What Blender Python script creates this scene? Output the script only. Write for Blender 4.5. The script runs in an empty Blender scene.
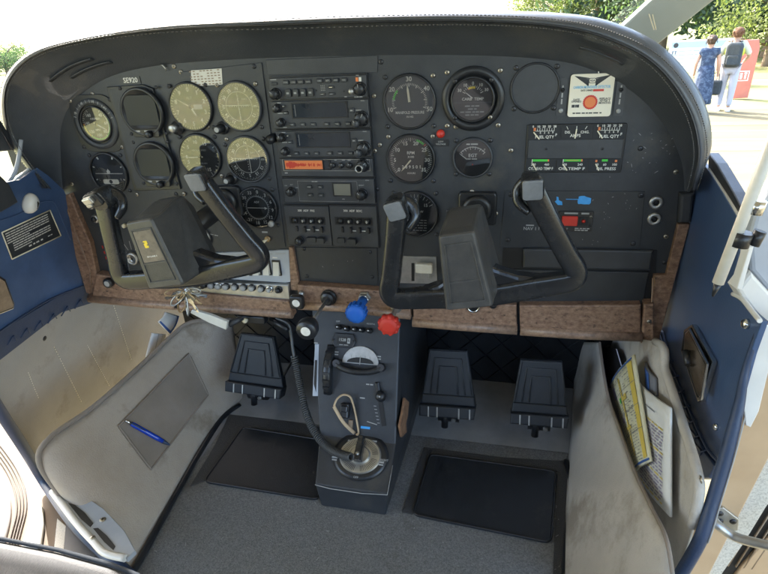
import bpy, math, random
from mathutils import Vector, Matrix
random.seed(7)
PI=math.pi; R_=math.radians
S=bpy.context.scene
COL=S.collection
# ------------------------------------------------------------------ camera model
CAM=Vector((0.3905,-0.865,0.0699)); PIT,YAW,ROL=0.4554,-0.2504,-0.0595; FPX=540.0
_f=Vector((math.sin(YAW)*math.cos(PIT),math.cos(YAW)*math.cos(PIT),-math.sin(PIT)))
_r=Vector((math.cos(YAW),-math.sin(YAW),0)); _u=_r.cross(_f)
_c,_s=math.cos(ROL),math.sin(ROL)
CR=_c*_r+_s*_u; CU=-_s*_r+_c*_u; CF=_f
def ray(px,py): return CF+((px-384)*CR-(py-287)*CU)/FPX
def at(px,py,ax,val):
    d=ray(px,py); t=(val-CAM[ax])/d[ax]; return CAM+t*d
def hit(px,py,p0,n):
    d=ray(px,py); t=(Vector(p0)-CAM).dot(n)/d.dot(n); return CAM+t*d
def onY(px,py,y=0.0): return at(px,py,1,y)
def onX(px,py,x): return at(px,py,0,x)
def onZ(px,py,z): return at(px,py,2,z)
# ------------------------------------------------------------------ materials
MATS={}
def mat(name,col,rough=.5,metal=0.,col2=None,nscale=40,nmix=.5,bump=0.,bscale=200,spec=.5,col3=None,n3=8,t3=.62,emit=None,coat=0.,detail=4,bdist=.001,stretch=None,aniso=None):
    m=bpy.data.materials.new(name); m.use_nodes=True; nt=m.node_tree; N=nt.nodes; L=nt.links
    b=N['Principled BSDF']; b.inputs['Roughness'].default_value=rough; b.inputs['Metallic'].default_value=metal
    b.inputs['Specular IOR Level'].default_value=spec; b.inputs['Base Color'].default_value=(*col,1)
    b.inputs['Coat Weight'].default_value=coat
    tc=N.new('ShaderNodeTexCoord'); src=tc.outputs['Object']
    if stretch:
        mp=N.new('ShaderNodeMapping'); mp.inputs['Scale'].default_value=stretch; L.new(src,mp.inputs['Vector']); src=mp.outputs['Vector']
    out=None
    if col2:
        n=N.new('ShaderNodeTexNoise'); n.inputs['Scale'].default_value=nscale; n.inputs['Detail'].default_value=detail; n.inputs['Roughness'].default_value=.65; L.new(src,n.inputs['Vector'])
        r=N.new('ShaderNodeValToRGB'); r.color_ramp.elements[0].position=max(0,nmix-.16); r.color_ramp.elements[1].position=min(1,nmix+.16)
        r.color_ramp.elements[0].color=(*col,1); r.color_ramp.elements[1].color=(*col2,1)
        L.new(n.outputs['Fac'],r.inputs['Fac']); out=r.outputs['Color']
        if col3:
            n2=N.new('ShaderNodeTexNoise'); n2.inputs['Scale'].default_value=n3; n2.inputs['Detail'].default_value=8; n2.inputs['Roughness'].default_value=.7; L.new(src,n2.inputs['Vector'])
            r2=N.new('ShaderNodeValToRGB'); r2.color_ramp.elements[0].position=t3; r2.color_ramp.elements[1].position=min(1,t3+.12)
            L.new(n2.outputs['Fac'],r2.inputs['Fac'])
            mx=N.new('ShaderNodeMix'); mx.data_type='RGBA'; L.new(r2.outputs['Color'],mx.inputs['Factor']); L.new(out,mx.inputs['A']); mx.inputs['B'].default_value=(*col3,1); out=mx.outputs['Result']
        L.new(out,b.inputs['Base Color'])
        rr=N.new('ShaderNodeMapRange'); rr.inputs['To Min'].default_value=max(.02,rough-.08); rr.inputs['To Max'].default_value=min(1,rough+.12); L.new(n.outputs['Fac'],rr.inputs['Value']); L.new(rr.outputs['Result'],b.inputs['Roughness'])
    if bump:
        n=N.new('ShaderNodeTexNoise'); n.inputs['Scale'].default_value=bscale; n.inputs['Detail'].default_value=3; L.new(src,n.inputs['Vector'])
        bp=N.new('ShaderNodeBump'); bp.inputs['Strength'].default_value=bump; bp.inputs['Distance'].default_value=bdist; L.new(n.outputs['Fac'],bp.inputs['Height']); L.new(bp.outputs['Normal'],b.inputs['Normal'])
    if emit:
        b.inputs['Emission Color'].default_value=(*emit[:3],1); b.inputs['Emission Strength'].default_value=emit[3]
    MATS[name]=m; return m
M={}
def mk(k,*a,**kw): M[k]=mat(k,*a,**kw)
mk('panel',(.024,.027,.032),.45,0,(.035,.038,.043),30,.5,.25,900,col3=(.055,.053,.048),n3=7,t3=.57)
mk('plate',(.022,.025,.03),.4,0,(.031,.034,.038),25,.5,.2,900,col3=(.065,.062,.055),n3=18,t3=.62)
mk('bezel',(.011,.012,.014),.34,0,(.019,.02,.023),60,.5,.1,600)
mk('face',(.034,.037,.042),.42,0,(.045,.048,.054),40,.55,.15,900)
mk('dial',(.014,.016,.019),.7,0,(.02,.021,.023),50,.5)
mk('dialgrey',(.05,.057,.065),.7,0,(.062,.069,.077),50,.5)
mk('recess',(.006,.006,.007),.6)
mk('white',(.72,.7,.64),.55,0,(.58,.56,.5),120,.55)
mk('cream',(.75,.69,.52),.5,0,(.66,.6,.44),90,.55)
mk('dimwhite',(.33,.33,.32),.6)
mk('green',(.06,.5,.05),.5); mk('yellow',(.75,.55,.03),.5); mk('red',(.6,.035,.02),.4,0,(.5,.03,.02),60,.5)
mk('orange',(.7,.2,.06),.5)
mk('redknob',(.5,.035,.02),.55,0,(.5,.025,.012),50,.5,.2,400)
mk('blueknob',(.012,.12,.45),.55,0,(.008,.1,.45),50,.5,.2,400)
mk('screw',(.42,.38,.32),.35,.9,(.3,.27,.22),300,.5)
mk('brass',(.5,.36,.2),.4,.8,(.35,.25,.14),200,.5)
mk('darkscrew',(.06,.06,.065),.4,.7)
mk('chrome',(.78,.78,.76),.16,1,(.6,.6,.58),80,.5)
mk('alu',(.5,.5,.49),.38,.9,(.38,.38,.37),60,.5,.1,400)
mk('leather',(.044,.049,.058),.46,0,(.058,.063,.072),14,.5,.55,420,col3=(.08,.08,.08),n3=5,t3=.56,bdist=.0006,coat=.22)
mk('stitch',(.09,.088,.085),.7)
mk('yoke',(.011,.012,.014),.24,0,(.02,.021,.023),20,.5,.12,260,coat=.15,col3=(.05,.048,.043),n3=30,t3=.68)
mk('hub',(.045,.045,.045),.36,0,(.065,.063,.06),60,.5,.5,650,bdist=.0006)
mk('hubinset',(.035,.035,.035),.4,0,(.052,.05,.048),60,.5,.6,700,bdist=.0008)
mk('badge',(.10,.085,.072),.4,0,(.17,.14,.11),90,.5)
mk('pad',(.14,.15,.165),.35,0,(.19,.2,.215),50,.5,.2,500)
mk('wood',(.14,.075,.048),.4,0,(.31,.195,.13),150,.5,.2,300,col3=(.032,.018,.012),n3=110,t3=.56,detail=8,stretch=(.75,1,1.1))
mk('woodlip',(.18,.115,.08),.36,0,(.34,.22,.15),130,.5,.2,300,col3=(.06,.03,.02),n3=90,t3=.58,detail=8)
mk('suede',(.30,.285,.262),.97,0,(.345,.328,.305),7,.5,.6,500,col3=(.26,.24,.215),n3=8,t3=.55,spec=.15,detail=6)
mk('suedekick',(.36,.305,.25),.97,0,(.45,.395,.335),6,.5,.7,450,col3=(.27,.225,.175),n3=6,t3=.51,spec=.1,detail=7)
mk('suedegrey',(.40,.375,.335),.95,0,(.5,.465,.415),7,.5,.6,500,col3=(.31,.275,.23),n3=5,t3=.53,spec=.15,detail=6)
mk('suededark',(.23,.195,.16),.95,0,(.28,.24,.205),9,.5,.5,700,spec=.15)
mk('carpet',(.14,.14,.138),.97,0,(.27,.27,.262),380,.5,1.,700,col3=(.13,.12,.105),n3=3.5,t3=.54,spec=.1,detail=6,bdist=.003)
mk('carpetdark',(.055,.056,.058),.95,0,(.085,.085,.086),500,.52,.8,700,spec=.1,bdist=.002)
mk('rubber',(.013,.016,.02),.5,0,(.019,.022,.027),40,.5,.5,1200,bdist=.0006,col3=(.04,.039,.037),n3=14,t3=.6)
mk('footwell',(.2,.2,.2),.6,0,(.27,.27,.265),12,.5,.2,200)
mk('blue',(.042,.078,.165),.36,0,(.058,.1,.2),16,.5,.4,500,bdist=.0005,col3=(.06,.11,.23),n3=6,t3=.58)
mk('bluedark',(.018,.036,.08),.5,0,(.026,.046,.1),20,.5,.4,300)
mk('quilt',(.006,.008,.011),.45,0,(.014,.017,.022),30,.5,.3,300)
mk('tan',(.46,.31,.18),.42,0,(.54,.38,.23),8,.5,.1,60)
mk('tansilldark',(.04,.027,.018),.7)
mk('tansill',(.085,.055,.03),.7,0,(.11,.073,.042),8,.5,.1,60)
mk('speckle',(.62,.58,.5),.7,0,(.3,.27,.22),500,.6,.3,500)
mk('whitepaint',(.70,.69,.66),.35,0,(.62,.61,.58),12,.5,coat=.4)
mk('greypaint',(.31,.34,.39),.38,0,(.37,.4,.45),12,.5)
mk('ribbrown',(.2,.14,.09),.5,0,(.3,.22,.15),60,.5)
mk('paper',(.72,.72,.7),.7,0,(.66,.66,.64),30,.5)
mk('paperyellow',(.62,.58,.36),.7,0,(.68,.66,.5),25,.5)
mk('ink',(.16,.17,.2),.7); mk('inkblue',(.05,.12,.35),.6); mk('inkpurple',(.28,.25,.36),.6); mk('inkyellow',(.66,.5,.1),.6); mk('skyink',(.12,.42,.68),.6)
mk('card',(.72,.66,.52),.5,0,(.76,.72,.6),12,.5)
mk('lcd',(.17,.165,.13),.3); mk('screen',(.012,.018,.026),.12,0,(.018,.026,.036),20,.5,coat=.5)
mk('screenoff',(.02,.024,.03),.3,spec=.25)
mk('seat',(.14,.14,.143),.9,0,(.185,.183,.185),900,.5,.8,900,spec=.15,bdist=.0015,stretch=(1,.25,1))
mk('piping',(.02,.026,.036),.9)
mk('pen',(.01,.05,.42),.25,coat=.3)
mk('rope',(.45,.33,.2),.6,0,(.52,.4,.26),200,.5)
mk('torn',(.3,.17,.09),.9,0,(.18,.09,.05),80,.5,.8,300)
mk('cord',(.06,.062,.062),.4)
mk('ivory',(.62,.60,.54),.45,0,(.55,.53,.47),60,.5)
mk('tapeblue',(.06,.35,.75),.4,0,(.04,.28,.65),90,.5)
mk('skin',(.42,.24,.165),.55); mk('hair',(.05,.028,.014),.6,0,(.085,.045,.022),80,.5); mk('hairred',(.10,.04,.015),.8,0,(.16,.065,.025),80,.5)
mk('dress',(.02,.035,.07),.85,0,(.11,.15,.22),16,.6); mk('shirtw',(.5,.5,.36),.8); mk('vest',(.5,.52,.06),.7); mk('pants',(.38,.38,.42),.85); mk('pack',(.025,.032,.036),.8,0,(.045,.055,.06),20,.5); mk('shoe',(.7,.7,.7),.6)
mk('signred',(.45,.13,.09),.5,0,(.5,.16,.11),4,.5); mk('signwhite',(.72,.75,.76),.5); mk('signblue',(.35,.5,.6),.5)
mk('bark',(.14,.1,.07),.9,0,(.2,.15,.1),6,.5,.6,20)
def matleaf(k,c,c2):
    m=mat(k,c,.6,0,c2,.9,.5); b=m.node_tree.nodes['Principled BSDF']; M[k]=m; b.inputs['Specular IOR Level'].default_value=.15; nt=m.node_tree; tr=nt.nodes.new('ShaderNodeBsdfTranslucent'); mx=nt.nodes.new('ShaderNodeMixShader'); mx.inputs[0].default_value=.42; tr.inputs[0].default_value=(c2[0]*1.5,c2[1]*1.5,c2[2]*.9,1); o_=nt.nodes['Material Output']; nt.links.new(b.outputs[0],mx.inputs[1]); nt.links.new(tr.outputs[0],mx.inputs[2]); nt.links.new(mx.outputs[0],o_.inputs[0])
matleaf('leaf',(.05,.09,.045),(.075,.12,.05)); matleaf('leafyellow',(.14,.15,.04),(.1,.13,.045)); matleaf('leafdark',(.035,.062,.045),(.05,.085,.05))
mk('ground',(.2,.195,.08),.97,0,(.24,.23,.095),1.2,.5,.4,20,col3=(.27,.24,.12),n3=.35,t3=.52,spec=.1,detail=8)
mk('apron',(.145,.122,.07),.95,0,(.175,.15,.09),.8,.5,.3,30,col3=(.12,.125,.05),n3=.9,t3=.58,spec=.1,stretch=(.35,2.2,1),detail=8)
mk('postgrey',(.33,.38,.36),.5,0,(.38,.43,.41),6,.5)
mk('hangar',(.7,.7,.68),.6,0,(.62,.62,.6),2,.5)
mk('darkcloth',(.07,.07,.075),.9)
mk('smoke',(.25,.19,.14),.16,.9,(.35,.27,.2),20,.5)
mk('headliner',(.55,.53,.5),.9)
def glassmat(k,tint,rough=.03,base=.0,f0=1.5):
    m=bpy.data.materials.new(k); m.use_nodes=True; nt=m.node_tree; N=nt.nodes; L=nt.links; N.clear()
    o=N.new('ShaderNodeOutputMaterial'); mx=N.new('ShaderNodeMixShader'); t=N.new('ShaderNodeBsdfTransparent'); g=N.new('ShaderNodeBsdfGlossy'); fr=N.new('ShaderNodeFresnel')
    fr.inputs['IOR'].default_value=f0; t.inputs['Color'].default_value=(*tint,1); g.inputs['Roughness'].default_value=rough
    ad=N.new('ShaderNodeMath'); ad.operation='ADD'; ad.inputs[1].default_value=base; L.new(fr.outputs[0],ad.inputs[0])
    nz=N.new('ShaderNodeTexNoise'); nz.inputs['Scale'].default_value=60; tc=N.new('ShaderNodeTexCoord'); L.new(tc.outputs['Object'],nz.inputs['Vector'])
    
    L.new(ad.outputs[0],mx.inputs[0]); L.new(t.outputs[0],mx.inputs[1]); L.new(g.outputs[0],mx.inputs[2]); L.new(mx.outputs[0],o.inputs[0]); M[k]=m
glassmat('glass',(.97,.97,.97),.03,.10,1.5); glassmat('windglass',(.93,.95,.94),.02,.0,1.45)
# ------------------------------------------------------------------ mesh builder
class Fr:
    def __init__(s,o,u,v,n=None):
        s.o=Vector(o); s.u=Vector(u).normalized(); v=Vector(v); v=(v-v.dot(s.u)*s.u).normalized(); s.v=v; s.n=Vector(n) if n is not None else s.u.cross(v)
    def pt(s,a,b,c=0.): return s.o+s.u*a+s.v*b+s.n*c
    def ab(s,p): d=Vector(p)-s.o; return (d.dot(s.u),d.dot(s.v))
    def px(s,x,y): return s.ab(hit(x,y,s.o,s.n))
    def sub(s,a,b,c=0.,rot=0.):
        u=s.u*math.cos(rot)+s.v*math.sin(rot); v=-s.u*math.sin(rot)+s.v*math.cos(rot); return Fr(s.pt(a,b,c),u,v,s.n)
def PF(off=0.): return Fr((0,-off,0),(1,0,0),(0,0,1),(0,-1,0))
_txt={}
def txtmesh(s,bold=False):
    if s in _txt: return _txt[s]
    c=bpy.data.curves.new('t','FONT'); c.body=s; c.size=1; c.resolution_u=2; c.align_x='CENTER'; c.align_y='CENTER'; c.fill_mode='FRONT'; c.offset=.018
    o=bpy.data.objects.new('t',c); COL.objects.link(o)
    dg=bpy.context.evaluated_depsgraph_get(); me=o.evaluated_get(dg).to_mesh()
    r=([ (v.co.x,v.co.y) for v in me.vertices],[tuple(p.vertices) for p in me.polygons])
    o.evaluated_get(dg).to_mesh_clear(); bpy.data.objects.remove(o); bpy.data.curves.remove(c)
    _txt[s]=r; return r
def rrect(w,h,r,n=4,cx=0,cy=0):
    P=[]
    for sx,sy,a0 in ((1,1,0),(-1,1,90),(-1,-1,180),(1,-1,270)):
        for i in range(n+1):
            a=R_(a0+90*i/n); P.append((cx+sx*(w/2-r)+r*math.cos(a),cy+sy*(h/2-r)+r*math.sin(a)))
    return P
def inset(P,d):
    n=len(P); out=[]
    A=sum(P[i][0]*P[(i+1)%n][1]-P[(i+1)%n][0]*P[i][1] for i in range(n))
    sg=1 if A>0 else -1
    for i in range(n):
        p0,p1,p2=Vector(P[i-1]),Vector(P[i]),Vector(P[(i+1)%n])
        e1=(p1-p0); e2=(p2-p1)
        if e1.length<1e-9 or e2.length<1e-9: out.append(P[i]); continue
        e1.normalize(); e2.normalize(); n1=Vector((-e1.y,e1.x))*sg; n2=Vector((-e2.y,e2.x))*sg; m=n1+n2
        if m.length<1e-6: out.append(P[i]); continue
        m.normalize(); k=d/max(.35,m.dot(n1)); out.append((P[i][0]+m.x*k,P[i][1]+m.y*k))
    return out
def catmull(P,n,closed=False):
    P=[Vector(p) for p in P]; m=len(P); out=[]; segs=m if closed else m-1
    for k in range(n if closed else n+1):
        t=k/n*segs; i=min(int(t),segs-1); t-=i
        g=lambda j:(P[j%m] if closed else P[max(0,min(m-1,j))])
        a,b,c,d=g(i-1),g(i),g(i+1),g(i+2)
        out.append(.5*((2*b)+(c-a)*t+(2*a-5*b+4*c-d)*t*t+(-a+3*b-3*c+d)*t**3))
    return out
class MB:
    def __init__(s): s.V=[];s.F=[];s.K=[];s.ms=[];s.cur=0;s.sm=[];s.smooth=False
    def use(s,k):
        if k not in s.ms: s.ms.append(k)
        s.cur=s.ms.index(k); return s
    def add(s,V,F,sm=None):
        b=len(s.V); s.V+= [Vector(v) for v in V]
        for f in F: s.F.append(tuple(b+i for i in f)); s.K.append(s.cur); s.sm.append(s.smooth if sm is None else sm)
        return s
    def prism(s,fr,P,c0,c1,bev=0.):
        n=len(P)
        A=sum(P[i][0]*P[(i+1)%n][1]-P[(i+1)%n][0]*P[i][1] for i in range(n))
        if A<0: P=P[::-1]
        rings=[(P,c0)]
        if bev>0: rings+=[(P,c1-bev),(inset(P,bev*.35),c1-bev*.35),(inset(P,bev),c1)]
        else: rings+=[(P,c1)]
        V=[];F=[]
        for Q,c in rings: V+=[fr.pt(a,b,c) for a,b in Q]
        for k in range(len(rings)-1):
            for i in range(n):
                j=(i+1)%n; F.append((k*n+i,k*n+j,(k+1)*n+j,(k+1)*n+i))
        F.append(tuple(range((len(rings)-1)*n,len(rings)*n))); F.append(tuple(range(n-1,-1,-1)))
        return s.add(V,F,False)
    def poly(s,fr,P,c=0.): return s.add([fr.pt(a,b,c) for a,b in P],[tuple(range(len(P)))],False)
    def box(s,fr,a0,a1,b0,b1,c0,c1,bev=0.): return s.prism(fr,[(a0,b0),(a1,b0),(a1,b1),(a0,b1)],c0,c1,bev)
    def lathe(s,fr,prof,seg=32,ca=0.,cb=0.,sm=True,sy=1.):
        V=[];F=[];n=len(prof)
        for r,c in prof:
            for i in range(seg):
                t=2*PI*i/seg; V.append(fr.pt(ca+r*math.cos(t),cb+sy*r*math.sin(t),c))
        for k in range(n-1):
            for i in range(seg):
                j=(i+1)%seg; F.append((k*seg+i,k*seg+j,(k+1)*seg+j,(k+1)*seg+i))
        s.add(V,F,sm)
        b=len(s.V)-n*seg
        for k in (0,n-1):
            if prof[k][0]>1e-6 and not (prof[1 if k==0 else n-2][0]<1e-6 and abs(prof[1 if k==0 else n-2][1]-prof[k][1])<2e-3): s.F.append(tuple(b+k*seg+i for i in range(seg))[::-1 if k==0 else 1]); s.K.append(s.cur); s.sm.append(False)
        return s
    def ring(s,fr,prof,seg=40,ca=0,cb=0,sm=True):   # open-section ring, closed profile loop
        V=[];F=[];n=len(prof)
        for r,c in prof:
            for i in range(seg):
                t=2*PI*i/seg; V.append(fr.pt(ca+r*math.cos(t),cb+r*math.sin(t),c))
        for k in range(n):
            k2=(k+1)%n
            for i in range(seg):
                j=(i+1)%seg; F.append((k*seg+i,k*seg+j,k2*seg+j,k2*seg+i))
        return s.add(V,F,sm)
    def cyl(s,p0,p1,r0,r1=None,seg=16,sm=True):
        p0,p1=Vector(p0),Vector(p1); r1=r0 if r1 is None else r1; d=p1-p0; L=d.length; d.normalize()
        u=d.orthogonal().normalized(); fr=Fr(p0,u,d.cross(u),d)
        return s.lathe(fr,[(r0,0),(r1,L)],seg,sm=sm)
    def tube(s,path,r,seg=10,closed=False,ell=1.,up=None,caps=True,sq=1.):
        P=[Vector(p) for p in path]; n=len(P); V=[];F=[]
        R=r if isinstance(r,(list,tuple)) else [r]*n
        E=ell if isinstance(ell,(list,tuple)) else [ell]*n
        prev=None
        for i in range(n):
            if closed: t=P[(i+1)%n]-P[i-1]
            else: t=P[min(n-1,i+1)]-P[max(0,i-1)]
            t.normalize()
            if up is not None: a=Vector(up)-t*t.dot(Vector(up)); a.normalize()
            elif prev is None: a=t.orthogonal().normalized()
            else: a=(prev-t*t.dot(prev)).normalized()
            prev=a; b=t.cross(a)
            for k in range(seg):
                w=2*PI*k/seg; cw,sw=math.cos(w),math.sin(w); cw=math.copysign(abs(cw)**sq,cw); sw=math.copysign(abs(sw)**sq,sw); V.append(P[i]+a*cw*R[i]+b*sw*R[i]*E[i])
        for i in range(n if closed else n-1):
            i2=(i+1)%n
            for k in range(seg):
                k2=(k+1)%seg; F.append((i*seg+k,i*seg+k2,i2*seg+k2,i2*seg+k))
        s.add(V,F,True)
        if not closed and caps:
            b=len(s.V)-n*seg
            s.F.append(tuple(b+k for k in range(seg))[::-1]); s.K.append(s.cur); s.sm.append(False)
            s.F.append(tuple(b+(n-1)*seg+k for k in range(seg))); s.K.append(s.cur); s.sm.append(False)
        return s
    def grid(s,rows,sm=True,flip=False):
        n=len(rows);m=len(rows[0]);V=[p for r in rows for p in r];F=[]
        for i in range(n-1):
            for j in range(m-1):
                f=(i*m+j,i*m+j+1,(i+1)*m+j+1,(i+1)*m+j); F.append(f[::-1] if flip else f)
        return s.add(V,F,sm)
    def text(s,fr,t,a,b,size,c=.0006,rot=0.,sx=1.,fit=None):
        V,F=txtmesh(t); f2=fr.sub(a,b,c,rot)
        if not V: return s
        if fit:
            w=max(v[0] for v in V)-min(v[0] for v in V); sx=fit/(w*size)
        return s.add([f2.pt(x*size*sx,y*size) for x,y in V],F,False)
    def bars(s,fr,a0,a1,b,h,c=.0006,n=6,gap=.25):   # illegible small print, as word-sized dashes
        rnd=random.Random(int(abs(a0*1e5))+int(abs(b*1e5))*7+n)
        ws=[rnd.uniform(.6,1.5) for _ in range(n)]; tot=sum(ws)*(1+gap); x=a0
        for w in ws:
            L=(a1-a0)*w/tot; s.poly(fr,[(x,b-h/2),(x+L,b-h/2),(x+L,b+h/2),(x,b+h/2)],c); x+=L*(1+gap)
        return s
    def tick(s,fr,ca,cb,r0,r1,deg,w,c=.0006):
        t=R_(90-deg); dx,dy=math.cos(t),math.sin(t); nx,ny=-dy*w/2,dx*w/2
        return s.poly(fr,[(ca+dx*r0+nx,cb+dy*r0+ny),(ca+dx*r0-nx,cb+dy*r0-ny),(ca+dx*r1-nx,cb+dy*r1-ny),(ca+dx*r1+nx,cb+dy*r1+ny)],c)
    def arc(s,fr,ca,cb,r0,r1,d0,d1,c=.0006,n=16):
        P=[];
        for i in range(n+1):
            t=R_(90-(d0+(d1-d0)*i/n)); P.append((ca+r1*math.cos(t),cb+r1*math.sin(t)))
        Q=[]
        for i in range(n+1):
            t=R_(90-(d0+(d1-d0)*i/n)); Q.append((ca+r0*math.cos(t),cb+r0*math.sin(t)))
        V=[fr.pt(a,b,c) for a,b in P+Q]; n1=n+1
        return s.add(V,[(i,i+1,n1+i+1,n1+i) for i in range(n)],False)
    def build(s,name,parent=None,mat=None,bevel=0.,solid=0.,sub=0,weld=False):
        me=bpy.data.meshes.new(name)
        off=parent_loc(parent) if parent else Vector((0,0,0))
        me.from_pydata([tuple(v-off) for v in s.V],[],s.F); me.update()
        for k in (s.ms or [mat or 'panel']): me.materials.append(M[k])
        me.polygons.foreach_set('material_index',s.K); me.polygons.foreach_set('use_smooth',s.sm)
        o=bpy.data.objects.new(name,me); COL.objects.link(o)
        if parent: o.parent=parent
        if weld: o.modifiers.new('w','WELD').merge_threshold=1e-5
        if solid: q=o.modifiers.new('s','SOLIDIFY'); q.thickness=abs(solid); q.offset=-1 if solid>0 else 1
        if bevel: q=o.modifiers.new('b','BEVEL'); q.width=bevel; q.segments=2; q.limit_method='ANGLE'; q.angle_limit=R_(40)
        if sub: q=o.modifiers.new('u','SUBSURF'); q.levels=sub; q.render_levels=sub
        return o
def parent_loc(p):
    L=Vector((0,0,0))
    while p: L+=p.location; p=p.parent
    return L
def mb(k): m=MB(); m.use(k); return m
def tag(o,label=None,cat=None,group=None,kind=None):
    if label: o['label']=label
    if cat: o['category']=cat
    if group: o['group']=group
    if kind: o['kind']=kind
    return o
def thing(name,label,cat,loc=(0,0,0),group=None):
    o=bpy.data.objects.new(name,None); COL.objects.link(o); o.location=loc; o.empty_display_size=.02
    return tag(o,label,cat,group)
def copy_thing(src,loc,label=None):
    c=src.copy(); COL.objects.link(c); c.location=loc
    if label: c['label']=label
    for ch in list(src.children):
        d=ch.copy(); COL.objects.link(d); d.parent=c
        for g in list(ch.children):
            e=g.copy(); COL.objects.link(e); e.parent=d
    return c
def screw(parent,fr,a,b,r=.0042,k='screw',c=0.):
    m=mb(k); m.lathe(fr,[(r,c),(r,c+.0008),(r*.75,c+.0016),(0,c+.0018)],14,a,b)
    m.use('recess'); t=random.uniform(0,1.5)
    for q in (0,PI/2):
        f=fr.sub(a,b,c+.0021,t+q); m.poly(f,[(-r*.6,-r*.1),(r*.6,-r*.1),(r*.6,r*.1),(-r*.6,r*.1)])
    return m.build('screw',parent)
P0=PF(0); 
def pxp(x,y,off=0.): p=onY(x,y,-off); return (p.x,p.z)
# ================================================================== CABIN SHELL (setting)
FLOOR=-.72
G=-2.18
def struct(name,m,**k):
    o=m.build(name,None,**k); tag(o,kind='structure'); return o
XY=Fr((0,0,FLOOR),(1,0,0),(0,1,0),(0,0,1))
m=mb('carpet'); m.grid([[Vector((-.21+.75*i/20,-1.5+1.52*j/30,FLOOR)) for i in range(21)] for j in range(31)]); m.box(XY,-.4,.68,-2.3,-.95,-.03,-.004)
m.use('footwell'); m.box(XY,-.30,.62,-1.0,.2,-.05,-.02); struct('floor',m)
# inclined footwell ahead of the carpet
m=mb('footwell'); rows=[]
for j in range(13):
    t=j/12; yy=.006+.20*t; zz=FLOOR+.002+.016*math.sin(PI*t*.5)
    rows.append([Vector((-.30+.93*i/10,yy,zz)) for i in range(11)])
m.grid(rows); struct('footwell_ramp',m)
m=mb('quilt'); FW=Fr((0,.2,0),(1,0,0),(0,0,1),(0,-1,0))
m.box(FW,-.42,.62,-.72,.0,-.01,0)
m.smooth=False
for k in range(-14,24):   # quilted insulation blanket, real raised seams
    for sg in (1,-1):
        a=k*.07; p0=FW.pt(a,-.70,.001); p1=FW.pt(a+sg*.62,-.08,.001)
        if min(p0.x,p1.x)<-.41 or max(p0.x,p1.x)>.61:
            # clip
            t0,t1=0,1; dx=p1.x-p0.x
            for lim in (-.41,.61):
                t=(lim-p0.x)/dx
                if 0<t<1:
                    if (p0.x<-.41 or p0.x>.61) and t>t0 and ((lim==-.41)==(p0.x<-.41)): t0=t
                    elif t<t1 and ((lim==-.41)==(p1.x<-.41)): t1=t
            if p0.x<-.41 and p1.x<-.41 or p0.x>.61 and p1.x>.61: continue
            p0,p1=p0.lerp(p1,t0),p0.lerp(p1,t1)
        m.tube([p0,p1],.0016,5)
struct('firewall',m)
for nm,xa,xb in (('fuselage_side_left',-.60,-.57),('fuselage_side_right',.72,.75)):
    m=mb('quilt'); F_=Fr((xa,0,0),(0,1,0),(0,0,1)); F_.n=Vector((1,0,0)); m.box(F_,.03,.9,-.82,-.30 if xa>0 else -.10,0,xb-xa); struct(nm,m)
m=mb('quilt'); m.box(Fr((0,0,-.10),(1,0,0),(0,1,0),(0,0,1)),-.57,.60,.30,.9,-.012,0); m.box(Fr((0,.9,0),(1,0,0),(0,0,1),(0,-1,0)),-.6,.75,-.82,-.30,-.01,0); struct('engine_cowl_deck',m)
# roof, wing roots and rear of the cabin (outside the frame, but they shade the cockpit)
RF=Fr((0,0,.46),(1,0,0),(0,1,0),(0,0,1))
m=mb('headliner'); m.box(RF,-.56,.80,-2.4,.22,-.03,-.002); m.use('whitepaint'); m.box(RF,-.6,.84,-2.45,.30,0,.06,.01); struct('ceiling',m,bevel=.004)
for s,(a,b) in (('wing_root_left',(-5.2,-.61)),('wing_root_right',(.85,5.6))):
    m=mb('whitepaint'); rows=[]
    for xx in (a,b):
        pr=[(-1.25,.0),(-.6,.10),(0,.13),(.22,.09),(.30,.02),(.22,-.03),(-.3,-.03),(-1.25,-.01)]
        rows.append([Vector((xx,y,.50+z)) for y,z in pr+pr[:1]])
    m.grid(rows); struct(s,m,bevel=0)
m=mb('darkcloth'); m.box(Fr((0,-2.35,0),(1,0,0),(0,0,1),(0,1,0)),-.55,.78,-.75,.05,0,.03)
for x0,x1 in ((-.55,-.42),(.66,.78)): m.box(Fr((0,-2.35,0),(1,0,0),(0,0,1),(0,1,0)),x0,x1,.06,.44,0,.03)
struct('rear_bulkhead',m)
for nm,xa,xb in (('rear_sidewall_left',-.55,-.5),('rear_sidewall_right',.72,.77)):
    m=mb('darkcloth'); F_=Fr((xa,0,0),(0,1,0),(0,0,1)); F_.n=Vector((1,0,0)); 
    m.box(F_,-2.34,-1.25,-.75,-.05,0,xb-xa); m.box(F_,-1.38,-1.25,-.04,.43,0,xb-xa); m.box(F_,-2.34,-2.2,-.04,.43,0,xb-xa)
    struct(nm,m)
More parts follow.
